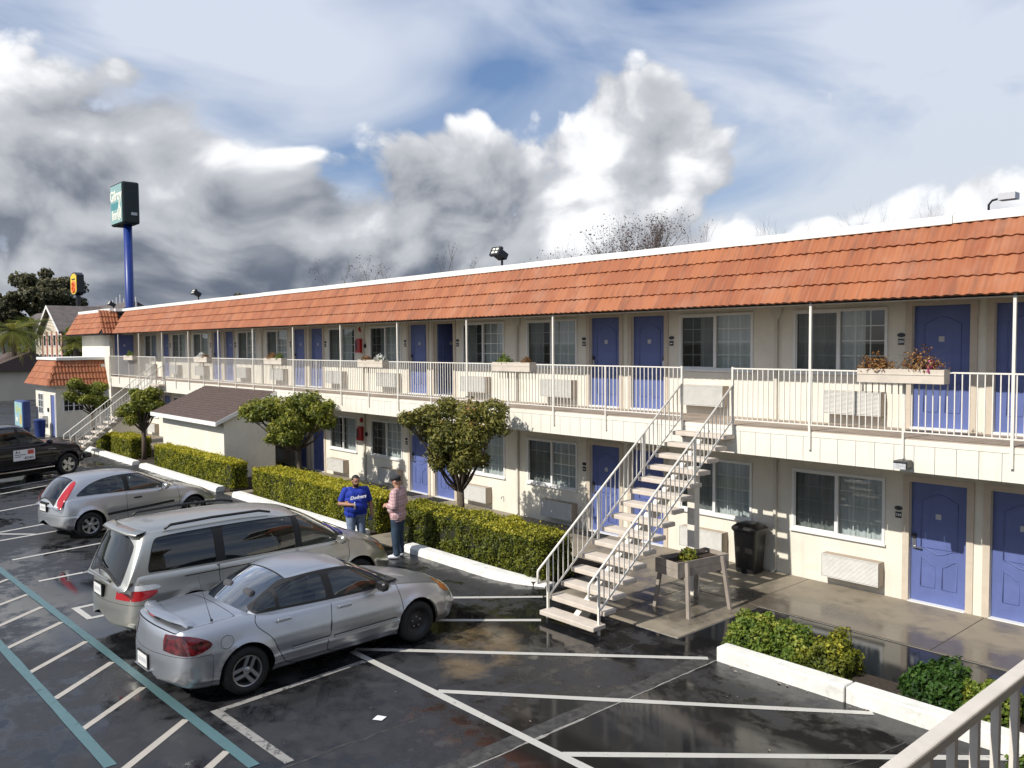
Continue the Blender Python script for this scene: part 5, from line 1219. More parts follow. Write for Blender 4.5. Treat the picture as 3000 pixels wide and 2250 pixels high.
# dark pickup
truck = dict(L=5.75, paint='paint_navy', wheels=(1.22, 4.78), wr=.39, arch=.47, track=.86, tw=.27, rim=.255, wstyle=('truck5', 'truck5'), beltz=1.25, flare=.03,
    low=dict(zt=[(0, .7), (.03, .95), (.06, 1.18), (.12, 1.22), (1.9, 1.22), (2.1, 1.24), (3.9, 1.23), (4.1, 1.25), (4.6, 1.24), (5.2, 1.19), (5.5, 1.10), (5.65, .95), (5.72, .8), (5.75, .65)],
        cr=[(0, .01), (2, .02), (4.0, .03), (4.6, .10), (5.4, .14), (5.75, .05)], ws=[(0, .9), (.1, .93), (2, .94), (4, .92), (5, .84), (5.5, .76), (5.75, .62)],
        wm=[(0, .93), (.1, .97), (2, 1.0), (4.8, 1.0), (5.4, .95), (5.65, .85), (5.75, .75)], zm=[(0, .8), (2, .85), (5, .82), (5.75, .62)], zl=[(0, .55), (2, .52), (5.2, .52), (5.75, .5)],
        wl=[(0, .92), (2, .97), (5.2, .96), (5.6, .85), (5.75, .74)], zb=[(0, .48), (2, .42), (5.3, .40), (5.75, .40)]),
    side_lamps=(('indicator', 'lens_amber', [(5.36, .86), (5.50, .84), (5.52, .94), (5.38, .97)], .4), ('headlight', 'lens_clear', [(5.33, .82), (5.6, .80), (5.7, .88), (5.6, 1.08), (5.46, 1.10), (5.34, 1.0)], .4)),
    doors=([(3.05, .45), (3.03, 1.2), (4.10, 1.2), (4.12, .9), (4.14, .6), (4.08, .45)], [(2.15, .45), (2.12, 1.2), (2.98, 1.2), (3.0, .45)]), lids=(('bonnet', [(4.12, -1), (4.12, .84), (5.2, .76), (5.45, .6), (5.5, -1)]),), sill_z=.5, bumper_mat='paint_navy',
    cab=dict(prof=[(1.9, 1.15), (1.97, 1.3), (2.08, 1.7), (2.2, 1.86), (2.6, 1.895), (3.2, 1.89), (3.45, 1.83), (3.75, 1.62), (4.1, 1.36), (4.35, 1.16)], wb=[(1.9, .86), (2.2, .92), (3.4, .92), (4.35, .80)], zb=[(1.9, 1.2), (4.35, 1.2)], xmid=2.7, bow=(.22, .04), crown=.05, tum=.2, tum2=.12, sm=5,
        dlo=[(2.2, 1.26), (2.18, 1.6), (2.22, 1.77), (2.6, 1.80), (3.2, 1.79), (3.38, 1.75), (3.62, 1.61), (3.97, 1.34), (4.02, 1.255), (3.2, 1.245), (2.5, 1.245)], side=([(3.06, 1.1), (3.06, 2), (3.9, 2), (3.9, 1.1)], [(2, 1.1), (2, 2), (2.98, 2), (2.98, 1.1)]), ends=(('windshield', (3.5, 4.25, .86, .88), None), ('rear_window', (1.98, 2.12, .8, .8), None)), seats=((2.95, .4, 1.4), (2.95, -.4, 1.4)), dash=3.85),
    handles=((3.22, 1.05, .22), (2.3, 1.05, .2)), hy=.985, mirror=(3.98, 1.12, 1.28), plate=(-.002, .8), bow=(.04, .22))
car = make_car('dark_pickup', 'dark navy pickup with white sign panel on its door at the left edge', truck, (-31.13, 3.05, 0), R(114), cat='pickup')
o = MB().box(2.74, 3.50, -1.012, -1.006, .74, 1.10).build('door_sign', 'label_white', car); text('lettering', 'A-1', .12, 'ink', o, (2.9, -1.0125, 1.02), (R(90), 0, 0), bold=.004); text('lettering', '-ROAD', .11, 'ink', o, (3.28, -1.0125, .81), (R(90), 0, 0), bold=.003)
link('lettering', MB().box(3.24, 3.46, -1.014, -1.0125, .93, 1.07).mesh('lettering', 'ink_red'), o)
for z, a, c in ((.93, 2.78, 3.18), (.87, 2.78, 3.0)): link('lettering', MB().box(a, c, -1.0135, -1.0125, z-.008, z+.012).mesh('lettering', 'ink'), o)
for a, c in ((3.98, 4.02), (4.05, 4.1), (4.12, 4.16), (4.18, 4.3)): MB().box(a, c, -1.008, -1.003, 1.0, 1.018).build('side_script', 'label_grey', car)
MB().box(2.1, 4.2, -1.06, -.92, .38, .43).build('side_step', 'chrome', car, bevel=.02); MB().box(5.5, 5.82, -.88, .88, .50, .68).build('front_bumper', 'black_plastic', car, bevel=.05)
# parked car across the street
far_car = dict(hatch); far_car.update(paint='paint_navy', nx=50, sill_mat='paint_navy', mirmat='paint_navy')
make_car('dark_car', 'small dark car parked on the far left across the street', far_car, (-104, 20.4, 0), R(150), 'cars parked across the street')
# ------------------------------------------------------------------ people
def ball(c, r, n=14):
    b = MB(); rows = []
    for i in range(n+1):
        a = math.pi*i/n; rows.append([(c[0]+r[0]*max(math.sin(a), 1e-4)*math.cos(t), c[1]+r[1]*max(math.sin(a), 1e-4)*math.sin(t), c[2]+r[2]*math.cos(a)) for t in [2*math.pi*k/20 for k in range(20)]])
    b.grid(rows, close=True); return b
def limb(b, P, rad):
    """closed tapered tube with rounded ends"""
    P = [Vector(p) for p in P]; Q = [P[0]]; Rr = [.001]
    d = (P[1]-P[0]).normalized(); Q = [P[0]-d*rad[0], P[0]-d*rad[0]*.7]; Rr = [.001, rad[0]*.71]; Q += P; Rr += list(rad); d = (P[-1]-P[-2]).normalized(); Q += [P[-1]+d*rad[-1]*.7, P[-1]+d*rad[-1]]; Rr += [rad[-1]*.71, .001]
    b.tube(Q, Rr, 14)
def hand(b, w, fwd, out, curl=.5):
    """palm, four unequal bent fingers and a thumb; w wrist, fwd finger direction, out = palm normal"""
    w, f, o = Vector(w), Vector(fwd).normalized(), Vector(out).normalized(); s = f.cross(o).normalized()
    limb(b, [w+s*.016, w+f*.075+s*.024], [.019, .02]); limb(b, [w-s*.016, w+f*.075-s*.024], [.019, .02]); limb(b, [w, w+f*.08], [.02, .02])
    for k, (u, L) in enumerate(((-.033, .062), (-.011, .076), (.011, .08), (.033, .07))):
        p = w+f*.085+s*u; q = p+(f*(1-curl)+o*curl).normalized()*L*.55; e = q+(f*(.6-curl*1.2)+o*(curl+.5)).normalized()*L*.5; limb(b, [p, q, e], [.0105, .0095, .008])
    p = w+f*.03+s*.03; limb(b, [p, p+(s*.8+f*.6+o*.4).normalized()*.04, p+(s*.3+f*.9+o*.7).normalized()*.075], [.013, .011, .009])
def make_person(label, loc, heading, J, style, voxel=.0085):
    t = thing('person', label, 'person', loc, 'two men talking beside the parked cars', rz=heading)
    k = J['k']; b = MB(); fat = J['fat']
    def T(y0, y1, z, r, x=0): limb(b, [(x, y0, z), (x, y1, z)], [r, r])
    T(-.085*k, .085*k, .93*k, .125*fat*k); T(-.08*k, .08*k, 1.06*k, .135*fat*k, .02*fat); T(-.09*k, .09*k, 1.18*k, .135*fat*k, .01); T(-.11*k, .11*k, 1.31*k, .125*k*(fat+1)/2); T(-.14*k, .14*k, 1.40*k, .075*k)
    ell = ball((.05, 0, 1.06*k), (.15*fat*k, .17*fat*k, .16*k)); n = len(b.v); b.v += ell.v; b.f += [tuple(i+n for i in f) for f in ell.f]
    limb(b, [(0, 0, 1.38*k), (.012, 0, 1.53*k)], [.062*k, .055*k])
    for s in (-1, 1):
        limb(b, [(0, s*.09*k, .90*k), (.02, s*.115*k, .50*k), (-.01, s*.12*k, .10*k)], [.108*k*(fat+1)/2, .074*k, .056*k]); limb(b, [(-.03, s*.12*k, .055), (.07, s*.13*k, .045), (.15, s*.14*k, .035)], [.045, .042, .032])
        sh, el, wr = J['arm'][s]; limb(b, [sh, el], [.068*k, .05*k]); limb(b, [el, wr], [.048*k, .031*k]); hand(b, wr, *J['hand'][s])
    hc = Vector((.03, 0, 1.625*k)); tilt = J['nod']
    hb = MB()
    for c, r in (((0, 0, .02), (.10, .078, .10)), ((.025, 0, -.05), (.072, .060, .078)), ((.055, 0, -.098), (.032, .034, .026)), ((.098, 0, -.018), (.018, .016, .03)), ((.085, 0, .028), (.02, .06, .014)), ((-.0, .079, -.015), (.022, .013, .034)), ((-.0, -.079, -.015), (.022, .013, .034)), ((.088, 0, -.062), (.014, .028, .012))):
        e = ball(c, r, 12); n = len(hb.v); hb.v += e.v; hb.f += [tuple(i+n for i in f) for f in e.f]
    Mh = Matrix.Translation(hc) @ Matrix.Rotation(J['turn'], 4, 'Z') @ Matrix.Rotation(tilt, 4, 'Y')
    n = len(b.v); b.v += [tuple(Mh @ Vector(p)) for p in hb.v]; b.f += [tuple(i+n for i in f) for f in hb.f]
    me0 = b.mesh('raw', None); tmp = bpy.data.objects.new('raw', me0); COL.objects.link(tmp)
    rm = tmp.modifiers.new('r', 'REMESH'); rm.mode = 'VOXEL'; rm.voxel_size = voxel; sm = tmp.modifiers.new('s', 'SMOOTH'); sm.iterations = 4; sm.factor = .5
    dg = bpy.context.evaluated_depsgraph_get(); me = bpy.data.meshes.new_from_object(tmp.evaluated_get(dg)); bpy.data.objects.remove(tmp)
    me.materials.clear(); me.materials.append(M[style['skin']]); me.polygons.foreach_set('use_smooth', [True]*len(me.polygons)); link('body', me, t)
    nv = len(me.vertices); co = np.zeros(nv*3); me.vertices.foreach_get('co', co); co = co.reshape(-1, 3); no = np.zeros(nv*3); me.vertices.foreach_get('normal', no); no = no.reshape(-1, 3)
    Fc = np.array([p.vertices[:] for p in me.polygons if len(p.vertices) == 4])
    def dist(P, a, c): a, c = np.array(a), np.array(c); e = c-a; u = np.clip(((P-a) @ e)/(e @ e), 0, 1); return np.linalg.norm(P-a-u[:, None]*e, axis=1), u
    arm = np.zeros(nv, bool); along = np.zeros(nv)
    for s in (-1, 1):
        sh, el, wr = J['arm'][s]; d1, u1 = dist(co, sh, el); d2, u2 = dist(co, el, Vector(wr)+(Vector(wr)-Vector(el))*.8); tz = np.abs(co[:, 1]) < .17*k
        on = ((d1 < .085*k) & ((np.abs(co[:, 1]) > .215*k*((fat+1)/2)) | (u1 > .999))) | (d2 < .075*k) & ~((d2 > .05*k) & (np.abs(co[:, 1]) < .19*k) & (co[:, 0] < .15)); on &= co[:, 2] > .8*k
        along = np.where(on, np.where(d1 < d2, u1*.5, .5+u2*.5), along); arm |= on
    headm = co[:, 2] > 1.475*k
    def garment(name, sel, mat, off, wr=0, sc=16):
        f = Fc[sel[Fc].all(1)]
        if not len(f): return
        ids = np.unique(f); mp = -np.ones(nv, int); mp[ids] = np.arange(len(ids)); P = co[ids]+no[ids]*(off+(lump(co[ids]*np.array([1, 1, .7]), sc, wr, 3) if wr else 0))[..., None] if wr else co[ids]+no[ids]*off
        link(name, npmesh(name, P, mp[f], mat, None, True), t)
    sleeve = style['sleeve']
    garment('shirt', ((co[:, 2] > style['hem']*k) & (co[:, 2] < 1.50*k) & ~arm & ~headm) | (arm & (along < sleeve)), style['shirt'], .016, .006)
    garment('jeans', (co[:, 2] < (style['hem']+.05)*k) & (co[:, 2] > .075) & ~arm & ~((co[:, 0] > .06) & (co[:, 2] < .11)), style['jeans'], .014, .007, 12)
    garment('shoes', (co[:, 2] < .10), style['shoes'], .008)
    inv = np.array(Mh.inverted()); H = co @ inv[:3, :3].T+inv[:3, 3]
    hairm = headm & (H[:, 2] > -.02) & ((H[:, 0] < .035) | (H[:, 2] > .075)) & ~((np.abs(H[:, 1]) > .07) & (H[:, 2] < .02) & (H[:, 0] > -.03))
    garment('hair', hairm, 'hair', .008)
    if style.get('beard'): garment('beard', headm & (H[:, 2] < -.05) & (H[:, 0] > .01) & (H[:, 2] > -.14), 'hair', .003)
    for s in (-1, 1):
        e = ball((.098, s*.032, .006), (.010, .013, .008), 8); e.v = [tuple(Mh @ Vector(p)) for p in e.v]; e.build('eye', 'ink', t)
    if style.get('cap'):
        c = MB(); rows = []
        for z, rx, ry, dx in ((.035, .115, .095, 0), (.07, .122, .10, .002), (.105, .10, .088, .012), (.125, .06, .06, .02), (.13, .001, .001, .02)): rows.append([(dx+rx*math.cos(a), ry*math.sin(a), z) for a in [2*math.pi*i/24 for i in range(24)]])
        c.grid(rows, close=True); v = []
        for i in range(13): a = R(-62+124*i/12); v.append(((.10*math.cos(a)+.01, .088*math.sin(a), .055), (.175*math.cos(a)**1.0+.0, .085*math.sin(a), .030)))
        c.grid([[p for p, _ in v], [q for _, q in v]]); c.v = [tuple(Mh @ Vector(p)) for p in c.v]; o = c.build('cap', 'cap_cloth', t, smooth=True); m_ = o.modifiers.new('s', 'SOLIDIFY'); m_.thickness = .006
    return t
p1 = make_person('man in blue jersey with white script and light jeans, arm bent', (-15.52, 9.32, 0), R(-18), dict(k=.985, fat=1.26, nod=R(8), turn=R(12),
    arm={-1: ((0, -.215, 1.39), (-.02, -.335, 1.12), (.235, -.16, 1.13)), 1: ((0, .215, 1.39), (-.03, .33, 1.10), (.10, .33, .88))}, hand={-1: ((.7, .7, .1), (0, .3, -1), .75), 1: ((.25, -.05, -1), (0, -1, 0), .4)}),
    dict(skin='skin', shirt='shirt_blue', jeans='jeans_light', shoes='shoe_white', hem=.86, sleeve=.42, beard=True))
o = text('jersey_script', 'Dodgers', .098, 'label_white', p1, (.232, -.0, 1.275), (R(84), 0, R(90)), shear=.35, bold=.003, ext=.006); o.rotation_euler = (R(80), R(-6), R(90))
b = MB(); b.lathe([(.0, -.06), (.022, -.058), (.024, .03), (.012, .07), (.012, .09), (0, .092)], 12, 'z', (.30, -.085, 1.10)); b.build('drink_bottle', 'label_grey', p1, smooth=True)
make_person('man in pink plaid shirt, dark jeans and dark flat cap', (-14.68, 9.84, 0), R(213), dict(k=1.0, fat=1.14, nod=R(18), turn=R(-8),
    arm={-1: ((0, -.20, 1.41), (-.03, -.30, 1.13), (.22, -.10, 1.10)), 1: ((0, .20, 1.41), (-.03, .30, 1.13), (.22, .10, 1.11))}, hand={-1: ((.8, .5, .1), (0, .6, -.5), .6), 1: ((.8, -.5, .1), (0, -.6, -.5), .6)}),
    dict(skin='skin_light', shirt='shirt_plaid', jeans='jeans_dark', shoes='shoe_white', hem=.80, sleeve=.72, cap=True))
# ------------------------------------------------------------------ trees
def grow(b, p, d, L, r, depth, rr, tips, spread=.6, up=.15, kids=(2, 3), shrink=.72, seg=3):
    P = [Vector(p)]; Rr = [r]; d = Vector(d).normalized()
    for i in range(seg):
        d = (d+Vector((rr.gauss(0, .12), rr.gauss(0, .12), rr.gauss(0, .08)+up*.3))).normalized(); P.append(P[-1]+d*L/seg); Rr.append(r*(1-.38*(i+1)/seg))
    b.tube(P, Rr, max(4, 8-(3-min(depth, 3))*1), cap=depth == 0)
    if depth == 0: tips.append((P[-1], d)); return
    if depth <= 2: tips.append((P[-2], d))
    for k in range(rr.randint(*kids)):
        a = rr.uniform(0, 6.283); q = d.orthogonal().normalized(); q.rotate(Matrix.Rotation(a, 3, d)); nd = (d+q*rr.uniform(spread*.6, spread*1.3)+Vector((0, 0, up))).normalized()
        grow(b, P[-1] if rr.random() < .7 else P[-2], nd, L*shrink*rr.uniform(.8, 1.15), Rr[-1]*.75, depth-1, rr, tips, spread, up, kids, shrink, seg)
def pruned_tree(label, x, y, zf, clumps, leaf, seed, trunk=.075, size=.05, dens=430, name='small_tree'):
    """trunk, a limb to every clump of foliage; clumps are (across, height, radius)"""
    t = thing(name, label, 'tree', (x, y, 0), 'small pruned trees along the hedges'); rr = random.Random(seed); r = np.random.default_rng(seed); b = MB()
    b.tube([(x, y, 0), (x+.03, y, zf*.5), (x-.01, y+.01, zf)], [trunk*1.2, trunk, trunk*.95], 10)
    C = []; N = []; TT = []; A = Vector((r0.x, r0.y, 0)); B = Vector((-r0.y, r0.x, 0)); spread = max(abs(c[0])+c[2] for c in clumps)
    for u, z, cr in clumps:
        dep = math.sqrt(max(.05, 1-min(1, abs(u)/spread)**2))*spread
        for rep_ in range(2):
            w = rr.uniform(-.8, .8)*dep*.75; c = Vector((x, y, 0))+A*u+B*w+Vector((0, 0, z+rr.uniform(-.06, .06))); k = cr*rr.uniform(.75, 1.05)
            if rep_ == 0 or rr.random() < .4:
                p0 = Vector((x-.01, y+.01, zf-rr.uniform(0, .12))); m1 = p0.lerp(c, .45)+Vector((rr.uniform(-.06, .06), rr.uniform(-.06, .06), -.10*abs(u)-.03)); b.tube([p0, p0.lerp(m1, .5)+Vector((0, 0, -.02)), m1, m1.lerp(c, .55), c], [trunk*.5, trunk*.42, trunk*.3, trunk*.2, .006], 6)
                for q in range(3): e = c+Vector((rr.gauss(0, 1), rr.gauss(0, 1), rr.gauss(0, .7))).normalized()*k*.8; b.tube([m1.lerp(c, .5), e], [.010, .003], 4)
            m = int(dens*(k/.3)**2); e = r.normal(0, 1, (m, 3)); e /= np.linalg.norm(e, axis=1, keepdims=True); e[:, 2] *= .78
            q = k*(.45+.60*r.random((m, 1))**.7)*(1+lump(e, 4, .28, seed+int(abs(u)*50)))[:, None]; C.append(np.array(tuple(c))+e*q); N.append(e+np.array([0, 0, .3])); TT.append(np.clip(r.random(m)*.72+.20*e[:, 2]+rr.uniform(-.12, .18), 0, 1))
    b.build('trunk', 'bark', t, smooth=True)
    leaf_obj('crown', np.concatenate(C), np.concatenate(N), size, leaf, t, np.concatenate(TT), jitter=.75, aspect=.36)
    return t
T4 = [(-1.13, 2.82, .26), (-.75, 2.86, .38), (-.30, 3.02, .32), (.2, 2.88, .40), (.74, 2.95, .36), (.82, 2.64, .32), (.3, 2.46, .42), (-.3, 2.46, .44), (-.7, 2.46, .36), (-.45, 2.06, .34), (.2, 2.0, .38), (.44, 1.74, .24), (-.06, 1.78, .26), (-.5, 1.80, .2)]
T3 = [(-1.6, 2.5, .26), (-1.22, 2.58, .38), (-.75, 2.62, .42), (-.28, 2.70, .40), (.28, 2.78, .40), (.76, 2.58, .38), (1.06, 2.76, .2), (1.0, 2.30, .30), (.52, 2.34, .38), (-.04, 2.26, .40), (-.6, 2.22, .38), (-.95, 2.34, .3), (-.55, 1.80, .26), (-.04, 1.8, .32), (-.36, 2.02, .32), (.28, 1.98, .26), (-1.28, 2.32, .22)]
def rnd_clumps(seed, w, z0, z1, n):
    r = random.Random(seed); return [(r.uniform(-w, w)*(.55+.45*t), z0+(z1-z0)*t, r.uniform(.24, .40)) for t in [((i+.5)/n)**.75 for i in range(n)]]
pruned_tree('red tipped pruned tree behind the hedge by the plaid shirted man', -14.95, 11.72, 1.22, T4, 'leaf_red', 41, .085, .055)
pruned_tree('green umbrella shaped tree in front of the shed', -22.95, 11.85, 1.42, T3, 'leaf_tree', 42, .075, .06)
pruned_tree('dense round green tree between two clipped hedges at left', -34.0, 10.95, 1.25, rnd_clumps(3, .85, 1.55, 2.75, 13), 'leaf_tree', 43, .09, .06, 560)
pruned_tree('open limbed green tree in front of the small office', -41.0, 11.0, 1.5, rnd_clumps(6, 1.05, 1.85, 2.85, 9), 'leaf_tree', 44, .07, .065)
def bare_tree(label, x, y, h, seed, leaves=0, base=0, depth=5, r=.16, spread=.5, kids=(2, 4)):
    t = thing('bare_tree', label, 'tree', (x, y, base), 'bare trees behind the motel roof'); rr = random.Random(seed); b = MB(); tips = []
    grow(b, (x, y, base), (0, 0, 1), h*.36, r, depth, rr, tips, spread, .22, kids, .68, 3); b.build('branches', 'bark_grey', t)
    if leaves:
        T = np.array([tuple(p) for p, _ in tips]); i = RNG.integers(0, len(T), leaves); C = T[i]+RNG.normal(0, .12, (leaves, 3)); leaf_obj('leaves', C, RNG.normal(0, 1, (leaves, 3)), .05, 'leaf_purple', t)
    return t
def at_depth(px, py, depth):
    """point on the line of sight of a photo pixel, that far ahead"""
    v = d0+r1*((px-1500)/2453)+u1*((1125-py)/2453); return Vector((0, 0, EYE))+v*depth
def ground_under(px, depth): p = at_depth(px, 1000, depth); return p.x, p.y
x, y = ground_under(1860, 44); bare_tree('tall half bare tree with a few dark leaves above the motel roof', x, y, 12.2, 51, 2200, 0, 6, .2, .62, (3, 4))
x, y = ground_under(1760, 46); bare_tree('slim bare tree just left of the tall leafy one', x, y, 10.6, 58, 300, 0, 5, .13, .55)
x, y = ground_under(1960, 47); bare_tree('slim bare tree just right of the tall leafy one', x, y, 11.2, 59, 300, 0, 5, .13, .5)
x, y = ground_under(1040, 60); bare_tree('bare tree tip left of the larger flood lamp', x, y, 11.4, 52, 200, 0, 6, .16)
x, y = ground_under(1325, 60); bare_tree('very small bare tree tip beside the larger flood lamp', x, y, 11.9, 53, 60, 0, 5, .13)
x, y = ground_under(2395, 34); bare_tree('bare twigs above the roof over the near windows', x, y, 9.7, 54, 0, 0, 6, .1)
x, y = ground_under(2520, 34); bare_tree('bare twigs above the roof over the near doors', x, y, 9.8, 55, 0, 0, 6, .1)
def big_tree(label, x, y, h, rx, seed, leaf='leaf_oak', n=9000, size=.34, z0=.35, name='large_tree', clumps=46):
    t = thing(name, label, 'tree', (x, y, 0), 'trees on the far skyline'); rr = random.Random(seed); b = MB(); tips = []
    grow(b, (x, y, 0), (0, 0, 1), h*.34, h*.03, 3, rr, tips, .6, .2); b.build('trunk', 'bark', t); r = np.random.default_rng(seed); C = []; N = []; T_ = []
    for i in range(clumps):
        d = r.normal(0, 1, 3); d /= np.linalg.norm(d); c = np.array([x, y, h*(z0+1)/2])+d*r.random()**.45*np.array([rx, rx, h*(1-z0)/2])*.88; cr = rx*r.uniform(.14, .30); m = n//clumps
        e = r.normal(0, 1, (m, 3)); e /= np.linalg.norm(e, axis=1, keepdims=True); C.append(c+e*cr*(.5+.5*r.random((m, 1)))*np.array([1, 1, .75])); N.append(e+np.array([0, 0, .3])); T_.append(np.clip(r.random(m)*.7+.2*e[:, 2], 0, 1))
    leaf_obj('crown', np.concatenate(C), np.concatenate(N), size, leaf, t, np.concatenate(T_), jitter=.7); return t
x, y = ground_under(140, 135); big_tree('broad dark evergreen on the far left skyline', x, y, 16.9, 5.9, 61, n=15000, clumps=60, z0=.52, size=.30)
x, y = ground_under(20, 132); big_tree('lower dark evergreen at the left edge of the picture', x, y, 13.6, 3.6, 62, n=6000, z0=.5, size=.28)
x, y = ground_under(445, 95); big_tree('dark green tree behind the blue sign pole', x, y, 9.6, 2.6, 63, n=4000, size=.2)
x, y = ground_under(708, 60); big_tree('dark conifer tip above the motel roof', x, y, 9.3, 1.0, 64, n=1600, size=.12, clumps=26, name='conifer_tree')
x, y = ground_under(408, 92); big_tree('pointed dark tree right beside the blue sign pole', x, y, 10.2, .8, 65, n=1200, size=.18, clumps=18)
x, y = ground_under(222, 84); big_tree('bushy green tree climbing the hotel wall beside the gable', x, y, 8.0, 1.2, 66, 'leaf_palm', 4200, .16, .3, clumps=30)
x, y = ground_under(72, 82); big_tree('leafy green tree among the palms', x, y, 7.9, 1.5, 67, 'leaf_tree', 3200, .18, .35, clumps=30)
def palm(label, x, y, h, seed, n=34, L=2.6):
    t = thing('palm_tree', label, 'tree', (x, y, 0), 'palms in front of the far hotel'); rr = random.Random(seed)
    MB().tube([(x, y, 0), (x+.1, y, h*.5), (x, y, h)], [.24, .2, .2], 10).build('trunk', 'bark', t); V = []; F = []; T = []
    for k in range(n):
        a = rr.uniform(0, 6.283); e = rr.uniform(-.55, 1.1); P = []
        for i in range(10):
            s = i/9*L; P.append(Vector((x+math.cos(a)*s*math.cos(e*.7), y+math.sin(a)*s*math.cos(e*.7), h+s*math.sin(e)-.20*s*s)))
        side = Vector((-math.sin(a), math.cos(a), 0)); tn = rr.random()
        for i in range(1, 10):
            for sg in (-1, 1):
                for q in (0, .5):
                    p = P[i-1].lerp(P[i], q); w = .55*math.sin(math.pi*min(.98, i/10+.08)); nn = len(V); tip = p+side*sg*w+(P[i]-P[i-1])*1.2+Vector((0, 0, -.28*w))
                    V += [tuple(p), tuple(p+(P[i]-P[i-1])*.22), tuple(tip), tuple(tip)]; F.append((nn, nn+1, nn+2)); T += [tn]*4
    Vn = np.array(V); me = npmesh('fronds', Vn-np.array(ORG[t.name]), np.array(F), 'leaf_palm', T); link('fronds', me, t)
x, y = ground_under(40, 72); palm('feathery yellow green palm at the left edge in front of the hotel', x, y, 5.9, 71, 80, 2.8)
x, y = ground_under(222, 66); palm('feathery palm beside the hotel and the motel corner', x, y, 5.0, 72, 60, 1.5)
x, y = ground_under(88, 76); palm('taller green palm between the other two', x, y, 6.4, 73, 60, 2.4)
# ------------------------------------------------------------------ office, shed, signs, hotel
def office():
    t = thing('office_building', 'small cream motel office with its own orange tile mansard', 'office', (-48, 12, 0)); x0, x1, y0, y1 = -50.2, -46.1, 10.7, 13.4
    b = wall_holes(x0, x1, 0, 2.9, [(-49.55, -48.55, 1.0, 2.1), (-47.15, -46.25, .0, 2.08)], y0)
    for p in ([(x1, y0, 0), (x1, y1, 0), (x1, y1, 2.9), (x1, y0, 2.9)], [(x0, y1, 0), (x0, y0, 0), (x0, y0, 2.9), (x0, y1, 2.9)], [(x1, y1, 0), (x0, y1, 0), (x0, y1, 2.9), (x1, y1, 2.9)]): b.poly(p)
    b.build('wall', 'stucco', t)
    def window(P, w, h, ax):
        def q(u, d, v): return (P[0]+u, P[1]+d, P[2]+v) if ax == 'y' else (P[0]-d, P[1]+u, P[2]+v)
        def bx(bb, u0, u1, d0_, d1_, v0, v1): a, c = q(u0, d0_, v0), q(u1, d1_, v1); bb.box(*sorted((a[0], c[0])), *sorted((a[1], c[1])), *sorted((a[2], c[2])))
        f = MB(); bx(f, 0, w, -.03, .02, 0, .05); bx(f, 0, w, -.03, .02, h-.05, h); bx(f, 0, .05, -.03, .02, .05, h-.05); bx(f, w-.05, w, -.03, .02, .05, h-.05); bx(f, w/2-.03, w/2+.03, -.025, .02, .05, h-.05)
        for i in (1, 2): bx(f, .05, w-.05, -.02, .01, h*i/3-.012, h*i/3+.012)
        for i in (1, 3): bx(f, w*i/4-.01, w*i/4+.01, -.021, .011, .05, h-.05)
        o = f.build('window', 'frame_white', t); g = MB(); bx(g, .05, w-.05, .0, .018, .05, h-.05); link('pane', g.mesh('pane', 'car_glass_dark', org=ORG[t.name]), o)
    window((-49.55, y0, 1.0), 1.0, 1.1, 'y'); window((x1, 11.02, 1.25), .98, .92, 'x')
    MB().box(-47.14, -46.26, y0+.04, y0+.08, .02, 2.07).build('door', 'door_blue', t); MB().box(-46.24, -46.14, y0-.03, y0+.02, 0, 2.15).build('door_frame', 'frame_white', t)
    E_, Tz = 2.58, 3.83; a = .42; top = .28; W_ = 4
    sdy = Vector((0, .62, Tz-E_)); n4 = sdy.length/4; sd = sdy.normalized(); sn = Vector((0, -sd.z, sd.y))
    fl = [Vector((xx, y0-a, E_))+sd*(EXP*.96*r)*(sdy.length/(EXP*4*.96)) for r in range(4) for xx in np.arange(x0-a+.12*r, x1+a-.15*r-.25, TW)]
    tile_field('front_tile', fl, Vector((1, 0, 0)), sd, sn, t)
    sd2 = Vector((-.62, 0, Tz-E_)).normalized(); sn2 = Vector((sd2.z, 0, -sd2.x))
    fl = [Vector((x1+a, yy, E_))+sd2*(EXP*r)*(sdy.length/(EXP*4)) for r in range(4) for yy in np.arange(y0-a+.15*r, y1+.1, TW)]
    tile_field('side_tile', fl, Vector((0, 1, 0)), sd2, sn2, t)
    MB().ext([(x0-a+.02, y0-a+.03, E_-.04), (x1+a-.03, y0-a+.03, E_-.04), (x1+a-.03, y1+.3, E_-.04), (x0-a, y1+.3, E_-.04)], (0, 0, .06)).build('eave', 'soffit', t)
    b = MB(); b.grid([[(x0-a+.05, y0-a+.05, E_), (x1+a-.05, y0-a+.05, E_), (x1+a-.05, y1+.3, E_)], [(x0+.2, y0+.2, Tz-.02), (x1-.2, y0+.2, Tz-.02), (x1-.2, y1+.3, Tz-.02)]]); b.build('roof_deck', 'room_dark', t)
    MB().box(x0-.1, x1-.08, y0+.1, y1+.2, Tz-.0, Tz+.14).build('coping', 'cap_white', t, bevel=.01)
    MB().box(-48.35, -47.75, y0-.25, y0-.001, .55, .98).build('air_conditioner', 'ac_grille', t); MB().box(-47.6, -47.45, y0-.06, y0-.001, 1.2, 1.4).build('mail_slot', 'black_plastic', t)
office()
o = thing('blue_bin', 'blue trash can beside the office door', 'bin', (-47.2, 10.2, 0)); MB().lathe([(.001, 0), (.22, 0), (.27, .78), (.28, .8), (.001, .8)], 20, 'z', (-47.2, 10.2, 0)).build('bin_body', 'cabinet_blue', o, smooth=False, auto=True); MB().lathe([(.29, .8), (.29, .84), (.15, .9), (.001, .9)], 20, 'z', (-47.2, 10.2, 0)).build('lid', 'cabinet_blue', o, auto=True)
